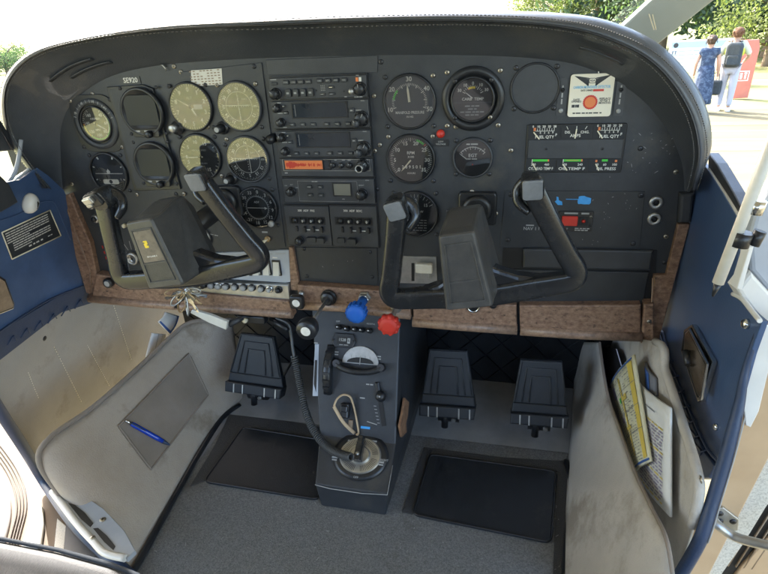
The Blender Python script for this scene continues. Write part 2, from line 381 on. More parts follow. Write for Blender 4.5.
# ================================================================== INSTRUMENT PANEL
A=[(62,192),(60,160),(60,128),(72,102),(105,78),(150,66),(210,60),(290,56),(384,54),(460,54),(530,57),(585,66),(635,92),(668,128),(683,162),(686,192)]
B=[(48,188),(20,150),(7,118),(9,83),(35,55.5),(85,40.5),(165,29.5),(270,25),(384,21.5),(470,21),(545,25),(600,36),(652,62),(686,105),(698,150),(691,190)]
C=[(42,188),(12,150),(1,115),(4,80),(28,52),(80,36.5),(165,25),(270,19),(384,14.5),(470,12.5),(550,13.5),(610,22),(664,48),(702,95),(713,145),(695,190)]
ip=thing('instrument_panel','black metal aircraft instrument panel with brown wood-look trim under the padded hood','instrument panel',(.12,0,-.2))
out=[]
for i,(x,y) in enumerate(A):
    cx,cy=380,170; d=Vector((x-cx,y-cy)).normalized()*9; out.append(pxp(x+d.x,y+d.y))
poly=[pxp(94,284),pxp(60,215)]+out+[pxp(690,222),pxp(662,300),pxp(655,315),pxp(560,312),pxp(410,318),pxp(300,300)]
m=mb('panel'); m.prism(P0,poly,-.004,0); m.build('panel_plate',ip)
def pxpoly(P,off=0): return [pxp(x,y,off) for x,y in P]
# raised floating sub-panel on the left and centre stack column
m=mb('panel'); m.prism(PF(0),pxpoly([(181,72),(262,62.5),(286,247),(226,262),(210,198)]),.0002,.0022,.0006); m.build('floating_panel',ip)
m=mb('face'); m.prism(PF(0),pxpoly([(266,60),(378,55.5),(377.5,72.5),(268.5,75)]),.0002,.0016,.0005); m.build('trim_plate',ip)
# wood trim
def woodbar(top,bot,name,c1=.02,lip=.0062):
    m=mb('wood'); m.prism(PF(0),pxpoly(top+bot[::-1],c1),.0005,c1,.002)
    b=[Vector(onY(x,y,-c1+.003)) for x,y in bot]; m.use('woodlip')
    m.tube([p+Vector((0,0,.0070)) for p in b],.0095,14,up=(0,0,1))
    return m.build(name,ip)
woodbar([(96,274),(150,284),(207,294),(289,301)],[(91,301),(150,306.5),(240,313),(293,317)],'wood_trim')
woodbar([(297,285),(335,287.5),(408,293)],[(299,308),(340,310),(411,318)],'wood_trim')
woodbar([(413,297),(460,301),(516.5,305.5)],[(413,325),(460,329),(517,333)],'wood_trim')
woodbar([(519.5,305.5),(580,305.5),(641,305)],[(520,333.5),(580,337.5),(641,339.5)],'glovebox_trim')
m=mb('wood'); m.prism(PF(0),pxpoly([(644,304),(654,304),(655,344),(641,343.5)],.02),.0005,.021,.003); m.build('corner_trim',ip); m=mb('wood'); m.prism(PF(0),pxpoly([(678,224),(690,224),(658,343),(653,343),(650,330),(654,275),(666,275)],.008),.0005,.009,.0015); m.build('side_trim',ip); m=mb('wood')
m.prism(PF(0),pxpoly([(57.5,198),(69,194),(90,243),(97,276),(97,298),(86,293)],.012),.0005,.012,.002)
m.build('side_trim',ip)
m=mb('woodlip'); 
for L in ([(63,199),(90,270),(91,292)],[(653,278),(652,300),(650,326)]): m=mb('woodlip'); m.tube([onY(x,y,-.013) for x,y in L],.0014,6); m.build('trim_bead',ip)
m=mb('face'); m.prism(PF(0),pxpoly([(680.5,194),(694,193),(691,223),(678.5,223)],.012),.0005,.014,.004); m.build('end_cap',ip)
m=mb('wood'); m.prism(PF(0),pxpoly([(289,247),(293,247),(299,281),(299,290),(291,290)],.006),.0004,.008,.001); m.build('wood_strip',ip)
# blank avionics plate, lower centre
m=mb('plate'); m.prism(PF(0),pxpoly([(296,247),(377,248),(378,285.5),(300,280)],.001),.0004,.002,.0005); bl=m.build('blank_plate',ip)
for q in ((304,249),(307,276),(370,252),(372,277)): screw(ip,PF(.002),*pxp(*q,.002),.0035,'darkscrew')
# lower right equipment plate and glove compartment
m=mb('plate'); m.prism(PF(0),pxpoly([(505,190.5),(645,191.5),(640,247.5),(500,246)],.001),.0003,.002,.0006); m.build('equipment_plate',ip)
for q in ((511,194.5),(641,195.5),(633,243.5),(508,240)): screw(ip,PF(.002),*pxp(*q,.002),.0042,'darkscrew')
m=mb('recess'); m.prism(PF(0),pxpoly([(503,247.5),(657,250),(654,304),(500,304)]),.0003,.001); m.build('glovebox_recess',ip)
m=mb('face'); m.prism(PF(0),pxpoly([(523,249),(653.5,251),(650.5,271),(523,268)],.008),.001,.008,.003); m.build('glovebox_lid',ip)
m=mb('plate'); m.prism(PF(0),pxpoly([(512,269.5),(649,272.5),(642.5,304),(508,304)],.004),.001,.004,.001); m.build('glovebox_door',ip)
m=mb('dimwhite'); m.bars(PF(.0024),*[pxp(527,228)[0],pxp(547,228)[0]],pxp(527,228)[1],.004,.0002,1); m.V=[];m.F=[];m.K=[];m.sm=[]
m.text(PF(.0022),'NAV 1',*pxp(530,228.2),.0075,.0004); m.text(PF(.0022),'NAV 2',*pxp(545,228.2),.0075,.0004); m.bars(PF(.0022),pxp(526,224.8)[0],pxp(536,224.8)[0],pxp(530,224.8)[1],.002,.0004,1)
m.build('lettering',ip)
# loose panel screws
for i,q in enumerate([(92.5,94),(103,97),(174,66.5),(181,72),(254,66.5),(72,184),(137,194.5),(176,194),(184,194),(276.5,189),(381,62),(380,145),(374,96),(377,189),(375,151),(511,150.5),(640.5,148.5),(676,172),(666,236.5),(664.5,262.5),(98.5,281),(472,191.5),(448,211.5),(496,213.5),(456,127),(240,127),(186,99),(208,127),(225,145),(649,321.5)]):
    light=i%3!=1
    off=.0223 if i==29 else (.0022 if 181<q[0]<262 else 0.0003)
    screw(ip,PF(off),*pxp(*q,off),.0038,'screw' if light else 'darkscrew')
# small silk-screened label lines on the bare panel
m=mb('dimwhite')
def bar_px(m,x0,y0,x1,y1,h=.0022,n=3,off=.0005,c=0):
    a=pxp(x0,y0,off); b=pxp(x1,y1,off); d=Vector((b[0]-a[0],b[1]-a[1])); f=PF(off).sub(a[0],a[1],0,math.atan2(d.y,d.x)); m.bars(f,0,d.length,0,h,.0002,n)
bar_px(m,70,100,101,98.5,.0016,4); bar_px(m,210,234,219,236,.0016,2)
for x in (248,262): bar_px(m,x,232,x+7,232.3,.003,1,.0024)
m.build('lettering',ip)
# scuffed paint scratches
m=mb('dimwhite')
for i in range(90):
    cx,cy=random.choice([(650,140),(660,150),(632,170),(600,215),(590,240),(560,244),(620,205),(480,230),(210,75),(330,262),(672,150)])
    x,y=cx+random.gauss(0,12),cy+random.gauss(0,7)
    if not(500<x<680 or 300<x<372 and 250<y<277): continue
    if 505<x<645 and y>246: continue
    off=.0023 if (300<x<372 and y>249) or (500<x<646 and 191<y<247) else .0003
    a=pxp(x,y,off); L=random.uniform(.0006,.0035)*random.choice([1,1,1,2]); f=PF(off).sub(a[0],a[1],0,random.uniform(-1.5,1.5)); w=random.uniform(.0002,.0006); m.poly(f,[(0,0),(L,-w),(L*1.05,0),(L*.5,w)],.0001)
m.build('scratches',ip)
# ================================================================== PADDED HOOD
hood=thing('glare_shield','dark padded leather hood with double stitching arching over the instrument panel','glare shield',(.12,.0,.05))
n=110
A3=catmull([onY(x,y,0.0) for x,y in A],n); B3=catmull([onY(x,y,-.07) for x,y in B],n); C3=catmull([onY(x,y,-.052) for x,y in C],n)
rows=[]
cen=Vector((.12,0,-.2))
for i in range(n+1):
    a,b,c=A3[i],B3[i],C3[i]
    o=(c-cen); o.y=0; o.normalize()          # outward
    inn=(b-a)
    d1=a+inn*.33+o*.004; d2=a+inn*.66+o*.005; d3=a+inn*.93+o*.0015
    b1=b+o*.004+Vector((0,-.003,0)); r1=(b+c)/2+o*.003+Vector((0,-.002,0))
    c2=c+o*.003+Vector((0,.02,0)); c3=c+o*.002+Vector((0,.06,-.002))
    w=max(0,min(1,(o.z-.05)/.5)); top=Vector((c.x*.97+.0036,.34,c.z-.05*w)); c4=c.lerp(top,.5)+o*.003
    rows.append([a+Vector((0,.0,0))-o*.002,a+o*.002+Vector((0,-.004,0)),d1,d2,d3,b-o*.001+Vector((0,.001,0)),b1,r1,c,c2,c3,c4,top])
m=mb('leather'); m.grid(rows); m.build('padding',hood,sub=1)
# stitching along the rim: two rows of real thread
m=mb('stitch')
for dd,lift in ((-.0055,.0015),(.0052,.0035)):
    pth=[]
    for i in range(n+1):
        o=(C3[i]-cen); o.y=0; o.normalize(); pth.append(B3[i]+o*dd*1.+Vector((0,-.0022-(dd>0)*.0012,0))+(C3[i]-B3[i])*(.25 if dd>0 else -.0))
    dense=catmull(pth,620)
    for i in range(0,620,2):
        p,q=dense[i],dense[i+1]; m.tube([p,p.lerp(q,.5)+Vector((0,-.0009,0)),q],.00075,4)
m.build('stitching',hood)
m=mb('bezel'); m.tube([B3[i]+Vector((0,-.0025,0)) for i in range(n+1)],.0014,6); m.build('seam',hood)
# dark underside light strips / slots moulded in the hood
def hoodpt(t,k):
    i=int(t*n); a,b=A3[i],B3[i]; return a.lerp(b,k)
for nm,t0,t1,k0,k1 in (('map_light',.235,.305,.45,.6),('map_light',.25,.318,.28,.40),('light_slot',.72,.78,.5,.6)):
    i0,i1=int(t0*n),int(t1*n); up=[];dn=[]
    mm=mb('face'); pts=[A3[i].lerp(B3[i],(k0+k1)/2)+(A3[i].lerp(B3[i],.5)-cen).normalized()*(-.002) for i in range(i0,i1+1)]
    mm.tube(pts,.0045,8,ell=.3,up=(0,-.6,.2)); mm.build(nm,hood)
# windscreen glass and its side posts
ws=thing('windscreen','clear curved windscreen pane ahead of the padded hood','windscreen',(.12,.5,.1))
m=mb('windglass'); rows=[]
for j in range(9):
    t=j/8; rows.append([Vector((.12+(-.64+.12*t+(1.28-.24*t)*i/16),.56-.34*t-.30*((i-8)/8)**2*(1-.3*t),-.02+.46*t)) for i in range(17)])
m.grid(rows); m.build('pane',ws)
# ================================================================== ROUND GAUGES
def gauge(name,label,px,py,R,off=.0005,screws=True,glass=True,dial='dial',square=None,rim='bezel',group='round dials on the instrument panel',draw=None,needles=(),H=.0062,sd=None):
    c=onY(px,py,-off-H); 
    a,b=c.x,c.z
    t=thing(name,label,'gauge',(a,-off,b),group)
    f=Fr((a,-off,b),(1,0,0),(0,0,1),(0,-1,0))
    m=mb(rim)
    if square: m.use('bezel').prism(f,rrect(square,square*1.03,square*.3,6),.0002,.0022,.0008)
    m.use(rim).ring(f,[(R+.0026,.0),(R+.0026,.003),(R+.0018,H-.0012),(R+.0004,H),(R-.0008,H-.0008),(R-.0014,.0022),(R-.0014,.0004)],48)
    m.build('bezel',t)
    m=mb(dial); m.lathe(f,[(R-.0010,.0006),(R-.0010,.0016),(0,.0016)],48,sm=False)
    df=f.sub(0,0,.0017)
    if draw: draw(m,df,R)
    m.build('dial',t)
    for nd in needles:
        ang,L,w,k=nd[:4]; pa,pb=nd[4] if len(nd)>4 else (0,0); tail=nd[5] if len(nd)>5 else .2
        m=mb(k); g=df.sub(pa,pb,.0014,-R_(ang)); m.prism(g,[(-w/2,-L*tail),(w/2,-L*tail),(w*.42,L*.7),(0,L),(-w*.42,L*.7)],0,.0005)
        m.build('needle',t)
    if needles and needles[0][1]<R*.95 and (len(needles[0])<5):
        m=mb('bezel'); m.lathe(df,[(R*.09,.001),(R*.09,.0026),(0,.003)],20); m.build('hub_cap',t)
    if glass:
        m=mb('glass'); m.poly(f,[((R-.0008)*math.cos(2*PI*i/48),(R-.0008)*math.sin(2*PI*i/48)) for i in range(48)],H-.0016); m.build('glass',t)
    if screws:
        d=sd or (R*.80+.0035)
        for sx,sz in ((1,1),(-1,1),(-1,-1),(1,-1)): screw(t,f,sx*d,sz*d,.0036,random.choice(['screw','darkscrew','darkscrew']),.0002 if not square else .0022)
    return t,f
def ticks(m,df,R,d0,d1,n,r0,r1,w,k='white',major=5,R0=0,ca=0,cb=0):
    m.use(k)
    for i in range(n+1):
        a=d0+(d1-d0)*i/n; M_=(i%major==0); m.tick(df,ca,cb,r0*R-(R*.05 if M_ else 0),r1*R,a,w*(1.6 if M_ else 1))
def nums(m,df,R,d0,d1,L,r,size,k='white',ca=0,cb=0):
    m.use(k)
    for i,s in enumerate(L):
        a=R_(90-(d0+(d1-d0)*i/(max(1,len(L)-1)))); m.text(df,s,ca+r*R*math.cos(a),cb+r*R*math.sin(a),size)
# airspeed
def d_asi(m,df,R):
    ticks(m,df,R,30,330,40,.84,.95,.0005); nums(m,df,R,40,320,['40','60','80','100','120','140','160'],.66,.0075)
    m.use('green'); m.arc(df,0,0,R*.86,R*.93,70,220); m.use('white'); m.arc(df,0,0,R*.8,R*.84,50,130); m.use('yellow'); m.arc(df,0,0,R*.86,R*.93,220,270); m.use('red'); m.tick(df,0,0,R*.8,R*.95,270,.0012)
    m.use('white'); m.text(df,'AIRSPEED',0,R*.3,.005); m.text(df,'MPH',0,-R*.35,.005)
t,f=gauge('airspeed_indicator','airspeed dial in a square ringed bezel, uppermost dial at the far left of the panel',95,124.5,.030,square=.098,draw=d_asi,needles=[(118,.023,.0022,'white')],sd=.041)
m=mb('face'); m.ring(f,[(.0345,.002),(.0445,.0022),(.0445,.0045),(.0345,.0055)],44)
m.use('dimwhite')
for i in range(13): m.tick(f,0,0,.037,.0425,-70+i*12,.0009,.0062); 
for i,s in enumerate(['20','0','20','40']): a=R_(150-i*35); m.text(f,s,.0398*math.cos(a),.0398*math.sin(a),.005,.0063)
m.build('temperature_ring',t)
def d_tc(m,df,R):
    m.use('white'); m.tick(df,0,0,-R*.8,R*.8,90,.0008); 
    m.poly(df,[(-R*.78,-.0012),(R*.78,-.0012),(R*.78,.0002),(-R*.78,.0002)],.0006); m.lathe(df,[(R*.1,.0008),(0,.001)],16,0,R*.08,sm=False)
    m.poly(df,[(-.0012,0),(.0012,0),(.0008,R*.22),(-.0008,R*.22)],.001)
    m.arc(df,0,0,R*.80,R*.93,-32,-26); m.arc(df,0,0,R*.80,R*.93,26,32); m.arc(df,0,0,R*.8,R*.9,66,70); m.arc(df,0,0,R*.8,R*.9,110,114); m.arc(df,0,0,R*.8,R*.9,246,250); m.arc(df,0,0,R*.8,R*.9,290,294)
    m.prism(df,rrect(R*.9,R*.24,.003,4,0,-R*.42),.0002,.0008); m.use('recess'); m.lathe(df,[(R*.1,.0012),(0,.0013)],14,0,-R*.42,sm=False)
    m.use('dimwhite'); m.text(df,'L',-R*.62,-R*.32,.006); m.text(df,'R',R*.62,-R*.32,.006); m.text(df,'2 MIN',0,-R*.64,.0045); m.text(df,'TURN COORDINATOR',0,-R*.82,.003)
gauge('turn_coordinator','turn coordinator dial with white wings and slip ball, directly below the airspeed dial',107.5,174,.0375,draw=d_tc)
# electronic flight displays
def g5(label,px,py,R):
    off=.0045; c=onY(px,py,-off-.006); t=thing('flight_display',label,'display',(c.x,-off,c.z),'dark electronic flight displays')
    f=Fr((c.x,-off,c.z),(1,0,0),(0,0,1),(0,-1,0))
    m=mb('bezel'); m.lathe(f,[(R,.0),(R,.006),(R-.002,.008),(R-.005,.008),(R-.0065,.0055),(0,.0055)],48); m.build('bezel',t)
    S_=[]; r=R-.006
    for i in range(41):
        a=R_(-38+256*i/40); x,y=r*math.cos(a),r*math.sin(a); S_.append((max(-r*.88,min(r*.88,x)),min(y,r*.80)))
    S_[0]=(r*.80,-r*.62); S_[-1]=(-r*.80,-r*.62)
    m=mb('screenoff'); m.prism(f,S_,.0056,.0066,.0003); m.build('screen',t)
    m=mb('bezel'); m.prism(f,rrect(R*1.25,R*.34,.004,4,0,-R*.84),.004,.0076,.001)
    m.use('dimwhite'); m.bars(f,-R*.5,-R*.2,-R*.76,.0028,.0079,1); m.bars(f,-R*.05,R*.28,-R*.76,.0028,.0079,1); m.build('control_strip',t)
    m=mb('bezel'); m.lathe(f,[(.0065,.0076),(.006,.015),(.0045,.0165),(0,.0165)],18,R*.18,-R*.88); m.build('knob',t)
    for q in (-.85,.85): screw(t,f,q*R,-R*.9,.003,'darkscrew',0.)
    for q in (-.85,.85): screw(t,f,q*R,R*.95,.003,'darkscrew',0.)
m=mb('bezel'); m.prism(PF(0),pxpoly([(107,87),(143,84.5),(153,88.5),(181,189),(134.5,191)],.003),.0003,.0042,.001)
o=m.build('display_mount'); tag(o,'slanted black mounting plate framed in a raised edge, carrying the two dark flight displays','mounting plate')
F_=PF(.0042); m=mb('panel')
pp_=[F_.px(*q) for q in ((108.5,88.5),(143,86.3),(151.5,90),(179,187.5),(136,189.3))]; m.prism(F_,inset(pp_,.002),0,.0006); o2=m.build('inner_plate',o)
g5('upper dark round flight display with a switched-off screen on the slanted plate',141.5,112.5,.0415)
g5('lower dark round flight display with a switched-off screen on the slanted plate',153.5,164.5,.0405)
OFF2=.0024
def d_alt(m,df,R):
    ticks(m,df,R,0,360,50,.88,.97,.0005); nums(m,df,R,0,324,[str(i) for i in range(10)],.72,.010)
    m.use('dimwhite'); m.text(df,'ALT',0,R*.38,.006); m.prism(df,rrect(R*.42,R*.2,.001,2,R*.35,0),.0002,.0006)
t,f=gauge('altimeter','altimeter dial with yellow-green outdoors mirrored in its glass, next to the upper dark display',189.5,107.5,.0385,OFF2,draw=d_alt,needles=[(300,.030,.0016,'white'),(150,.019,.003,'white')])
m=mb('bezel'); m.lathe(f,[(.012,.001),(.012,.004),(0,.004)],20,-.034,-.034); m.use('alu'); m.lathe(f,[(.0075,.004),(.007,.016),(.005,.018),(0,.018)],18,-.036,-.033); m.build('knob',t)
def d_vor(m,df,R):
    m.use('white')
    for i in range(72): m.tick(df,0,0,R*(.88 if i%2 else .84),R*.95,i*5,.0005)
    for i,s in enumerate(['N','3','6','E','12','15','S','21','24','W','30','33']):
        a=i*30; g=df.sub(R*.73*math.sin(R_(a)),R*.73*math.cos(R_(a)),0,-R_(a)); m.text(g,s,0,0,.0075)
    m.arc(df,0,0,R*.60,R*.62,0,360,n=48); 
    for q in (-4,-3,-2,-1,1,2,3,4): m.lathe(df,[(R*.022,.0007),(0,.0008)],8,q*R*.11,0,sm=False); m.lathe(df,[(R*.022,.0007),(0,.0008)],8,0,q*R*.11,sm=False)
    m.use('dimwhite'); m.text(df,'NAV',R*.3,R*.3,.005); m.text(df,'OBS',-R*.45,-R*.5,.004)
for lab,x,y,a1 in (('upper course dial with a cross of needles, right of the altimeter',238,107,.0),('lower course dial with crossed needles, right of the vertical speed dial',246.5,160,.004)):
    t,f=gauge('course_indicator',lab,x,y,.0385,OFF2,draw=d_vor,needles=[(0,.024,.0012,'white',(a1,0),1.),(90,.024,.0012,'white',(0,.002),1.)],rim='face')
    m=mb('bezel'); m.lathe(f,[(.011,.001),(.011,.004),(0,.004)],20,-.037,-.034); m.lathe(f,[(.0075,.004),(.007,.02),(.0045,.022),(0,.022)],18,-.038,-.034); m.use('dimwhite'); m.lathe(f,[(.0042,.0222),(0,.0223)],14,-.038,-.034,sm=False); m.build('knob',t)
    if a1==0:
        m=mb('bezel'); m.lathe(f,[(.008,.0),(.0075,.018),(0,.02)],16,.053,-.052); m.build('knob',t)
def d_vsi(m,df,R):
    ticks(m,df,R,90,450,36,.86,.96,.0005,major=3); nums(m,df,R,270,390,['0','5','10','15'],.68,.0085); nums(m,df,R,250,150,['5','10','15'],.68,.0085)
    m.use('dimwhite'); m.text(df,'VERTICAL SPEED',0,R*.3,.0038); m.text(df,'100 FT PER MIN',0,-R*.3,.0034)
gauge('vertical_speed_indicator','vertical speed dial right of the lower dark display, pale horizon mirrored across it',199,157.5,.0385,OFF2,draw=d_vsi,needles=[(268,.029,.0018,'white')])
def d_adf(m,df,R):
    m.use('dimwhite'); m.arc(df,0,0,R*.55,R*.60,0,360,n=48)
    for i in range(36): m.use('white'); m.tick(df,0,0,R*.60,R*(.68 if i%3==0 else .65),i*10+3,.0005)
    for i,s in enumerate(['0','3','6','9','12','15','18','21','24','27','30','33']):
        a=i*30+8; m.use('white'); m.text(df,s,R*.79*math.sin(R_(a)),R*.79*math.cos(R_(a)),.0085)
    for i in range(8): a=i*45; m.poly(df.sub(R*.95*math.sin(R_(a)),R*.95*math.cos(R_(a)),.0006,-R_(a)),[(-.0012,-.0012),(.0012,-.0012),(0,.0012)])
    m.text(df,'ADF',0,R*.28,.0055)
t,f=gauge('bearing_indicator','radio bearing dial with a horizontal arrow needle, below the lower course dial',256.5,208.5,.037,OFF2,draw=d_adf,needles=[(90,.019,.0013,'white',(0,0),1.)])
m=mb('white'); m.poly(f.sub(.016,0,.0045),[(-.001,-.0025),(.005,0),(-.001,.0025)]); m.build('needle',t)
m=mb('dimwhite'); m.lathe(f,[(.006,.008),(.005,.014),(0,.014)],14,.026,-.027); m.build('knob',t)
# engine gauges
def d_map(m,df,R):
    ticks(m,df,R,-110,110,40,.62,.70,.0007); nums(m,df,R,-110,110,['10','20','30','40','50'],.84,.0095)
    m.use('green'); m.arc(df,0,0,R*.60,R*.67,-82,-47)
    m.use('white'); m.text(df,'MANIFOLD PRESSURE',0,-R*.40,.0058,fit=R*1.15); m.text(df,'IN HG',0,-R*.56,.004)
gauge('manifold_pressure_gauge','manifold pressure gauge, topmost dial right of the radio stack, needle near 30',409,102.5,.0395,draw=d_map,dial='dialgrey',needles=[(-6,.026,.0036,'cream',(0,0),.0)],sd=.037)
def d_rpm(m,df,R):
    ticks(m,df,R,-130,130,50,.80,.90,.0005); nums(m,df,R,-130,130,['0','5','10','15','20','25','30','35'],.70,.0085)
    m.use('green'); m.arc(df,0,0,R*.80,R*.88,18,42); m.use('red'); m.arc(df,0,0,R*.8,R*.9,44,47)
    m.use('white'); m.text(df,'RPM',0,R*.27,.0068); m.text(df,'X100',0,R*.10,.0048); m.text(df,'HOURS',0,-R*.60,.0042)
    for i,s in enumerate('289501'): m.use('recess'); m.prism(df,rrect(R*.13,R*.19,.0005,1,-R*.36+i*R*.15,-R*.33),.0002,.0006); m.use('white'); m.text(df,s,-R*.36+i*R*.15,-R*.33,.0072,.0009)
gauge('tachometer','engine speed dial with an hour counter reading across it, below the manifold pressure gauge',410.5,160,.038,draw=d_rpm,needles=[(222,.026,.0024,'cream',(0,-.001),.0)],sd=.036)
def d_carb(m,df,R):
    for i,s in enumerate(['30','10','0','10','30']): a=R_(150-i*30); m.use('white'); m.text(df,s,R*.74*math.cos(a),R*.12+R*.62*math.sin(a),.0062)
    ticks(m,df,R,-62,62,12,.46,.56,.0006,cb=R*.1,major=3); m.use('yellow'); m.arc(df,0,R*.1,R*.40,R*.50,-28,14); m.use('red'); m.arc(df,0,R*.1,R*.4,R*.47,-34,-28)
    m.use('white'); m.text(df,'CARB  TEMP',0,R*.02,.0056,fit=R*1.05)
    m.use('dialgrey'); m.poly(df,[(-R*.9,-R*.16),(R*.9,-R*.16),(R*.92,-R*.12),(-R*.92,-R*.12)],.0006)
    m.use('dimwhite')
    for k,(w,n_) in enumerate(((.75,3),(.45,2),(1.2,5),(.7,3))): m.bars(df,-R*w/2,R*w/2,-R*(.30+.14*k),.0018,.0006,n_)
t,f=gauge('carburettor_temperature_gauge','carburettor temperature gauge with a yellow band, set in a wide black ring',472.5,100,.031,off=.004,draw=d_carb,needles=[(-52,.015,.0014,'white',(0,.002),.0)],sd=.0265)
m=mb('bezel'); m.ring(f,[(.034,-.0035),(.047,-.0035),(.0465,.0005),(.034,.0005)],48); m.build('adapter_ring',t)
for q in ((.036,.036),(-.036,.036),(-.036,-.036),(.036,-.036)): screw(t,PF(0),f.o.x+q[0]*1.08,f.o.z+q[1]*1.08,.0038,'screw',.0006)
def d_egt(m,df,R):
    m.use('white'); m.arc(df,0,-R*.25,R*.80,R*.84,-50,50); ticks(m,df,R,-50,50,10,.74,.86,.0006,cb=-R*.25,major=2); m.text(df,'EGT',0,R*.12,.0075); m.bars(df,-R*.3,R*.3,-R*.06,.0016,.0006,2); m.bars(df,-R*.35,R*.35,R*.72,.002,.0006,2)
    m.text(df,'F',R*.62,R*.42,.005); m.use('red'); m.poly(df,[(0,-R*.42),(.0014,-R*.36),(0,-R*.30),(-.0014,-R*.36)],.0008)
gauge('exhaust_temperature_gauge','small exhaust temperature gauge marked EGT, straight under the carburettor temperature gauge',472.5,158.5,.0295,draw=d_egt,needles=[(-52,.016,.0016,'white',(-.009,-.002),.0)],sd=.0265,rim='face')
def d_fuel(m,df,R):
    m.use('dialgrey'); m.poly(df,[(-.0006,-R*.9),(.0006,-R*.9),(.0006,R*.9),(-.0006,R*.9)],.0004)
    ticks(m,df,R,-60,60,12,.80,.92,.0005,major=3); nums(m,df,R,-50,50,['5','10','15'],.64,.0075)
    m.use('dimwhite')
    for k in range(5): m.bars(df,-R*.4,R*.55,-R*(.28+.12*k),.0016,.0006,5)
    m.use('white'); m.text(df,'FUEL FLOW',0,R*.12,.0055)
gauge('fuel_flow_gauge','round fuel flow gauge half hidden behind the left horn of the right control yoke',414.5,215,.038,draw=d_fuel,needles=[(2,.027,.002,'white'),(-40,.016,.0016,'white')],sd=.036)
# blank cover
c=onY(535,88.5,-.004); t=thing('blank_cover','round black blanking plate with four screws filling an empty gauge hole','cover',(c.x,0,c.z))
f=Fr((c.x,0,c.z),(1,0,0),(0,0,1),(0,-1,0)); m=mb('bezel'); m.ring(f,[(.0355,0),(.0355,.003),(.0335,.0045),(.0325,.003),(.0325,0)],48); m.build('rim',t)
m=mb('face'); m.lathe(f,[(.0325,.0003),(.0325,.0018),(0,.0022)],48,sm=False); m.build('disc',t)
for q in ((.0285,.0285),(-.0285,.0285),(-.0285,-.0285),(.0285,-.0285)): screw(t,f,*q,.0038,'darkscrew')
# clock behind the left yoke
def d_clk(m,df,R): nums(m,df,R,30,360,[str(i) for i in range(1,13)],.78,.005)
gauge('clock','little round clock on the lower panel, glimpsed behind the hub of the left yoke',199,239,.020,off=.001,draw=d_clk,needles=[(60,.012,.001,'white'),(210,.009,.0014,'white')],screws=False,rim='alu')
# annunciator lamp
c=onY(440.5,134,-.004); t=thing('warning_lamp','small round red warning lamp above a tiny label, between the engine dials','lamp',(c.x,0,c.z))
f=Fr((c.x,0,c.z),(1,0,0),(0,0,1),(0,-1,0)); m=mb('red'); m.lathe(f,[(.0065,.001),(.0065,.004),(.004,.007),(0,.008)],20); m.build('lens',t)
m=mb('bezel'); m.prism(f,rrect(.026,.011,.001,2,0,-.0145),.0002,.001); m.use('dimwhite'); m.text(f,'LOW',0,-.0125,.0035,.0013); m.text(f,'VOLTAGE',0,-.0165,.0035,.0013); m.build('label_plate',t)
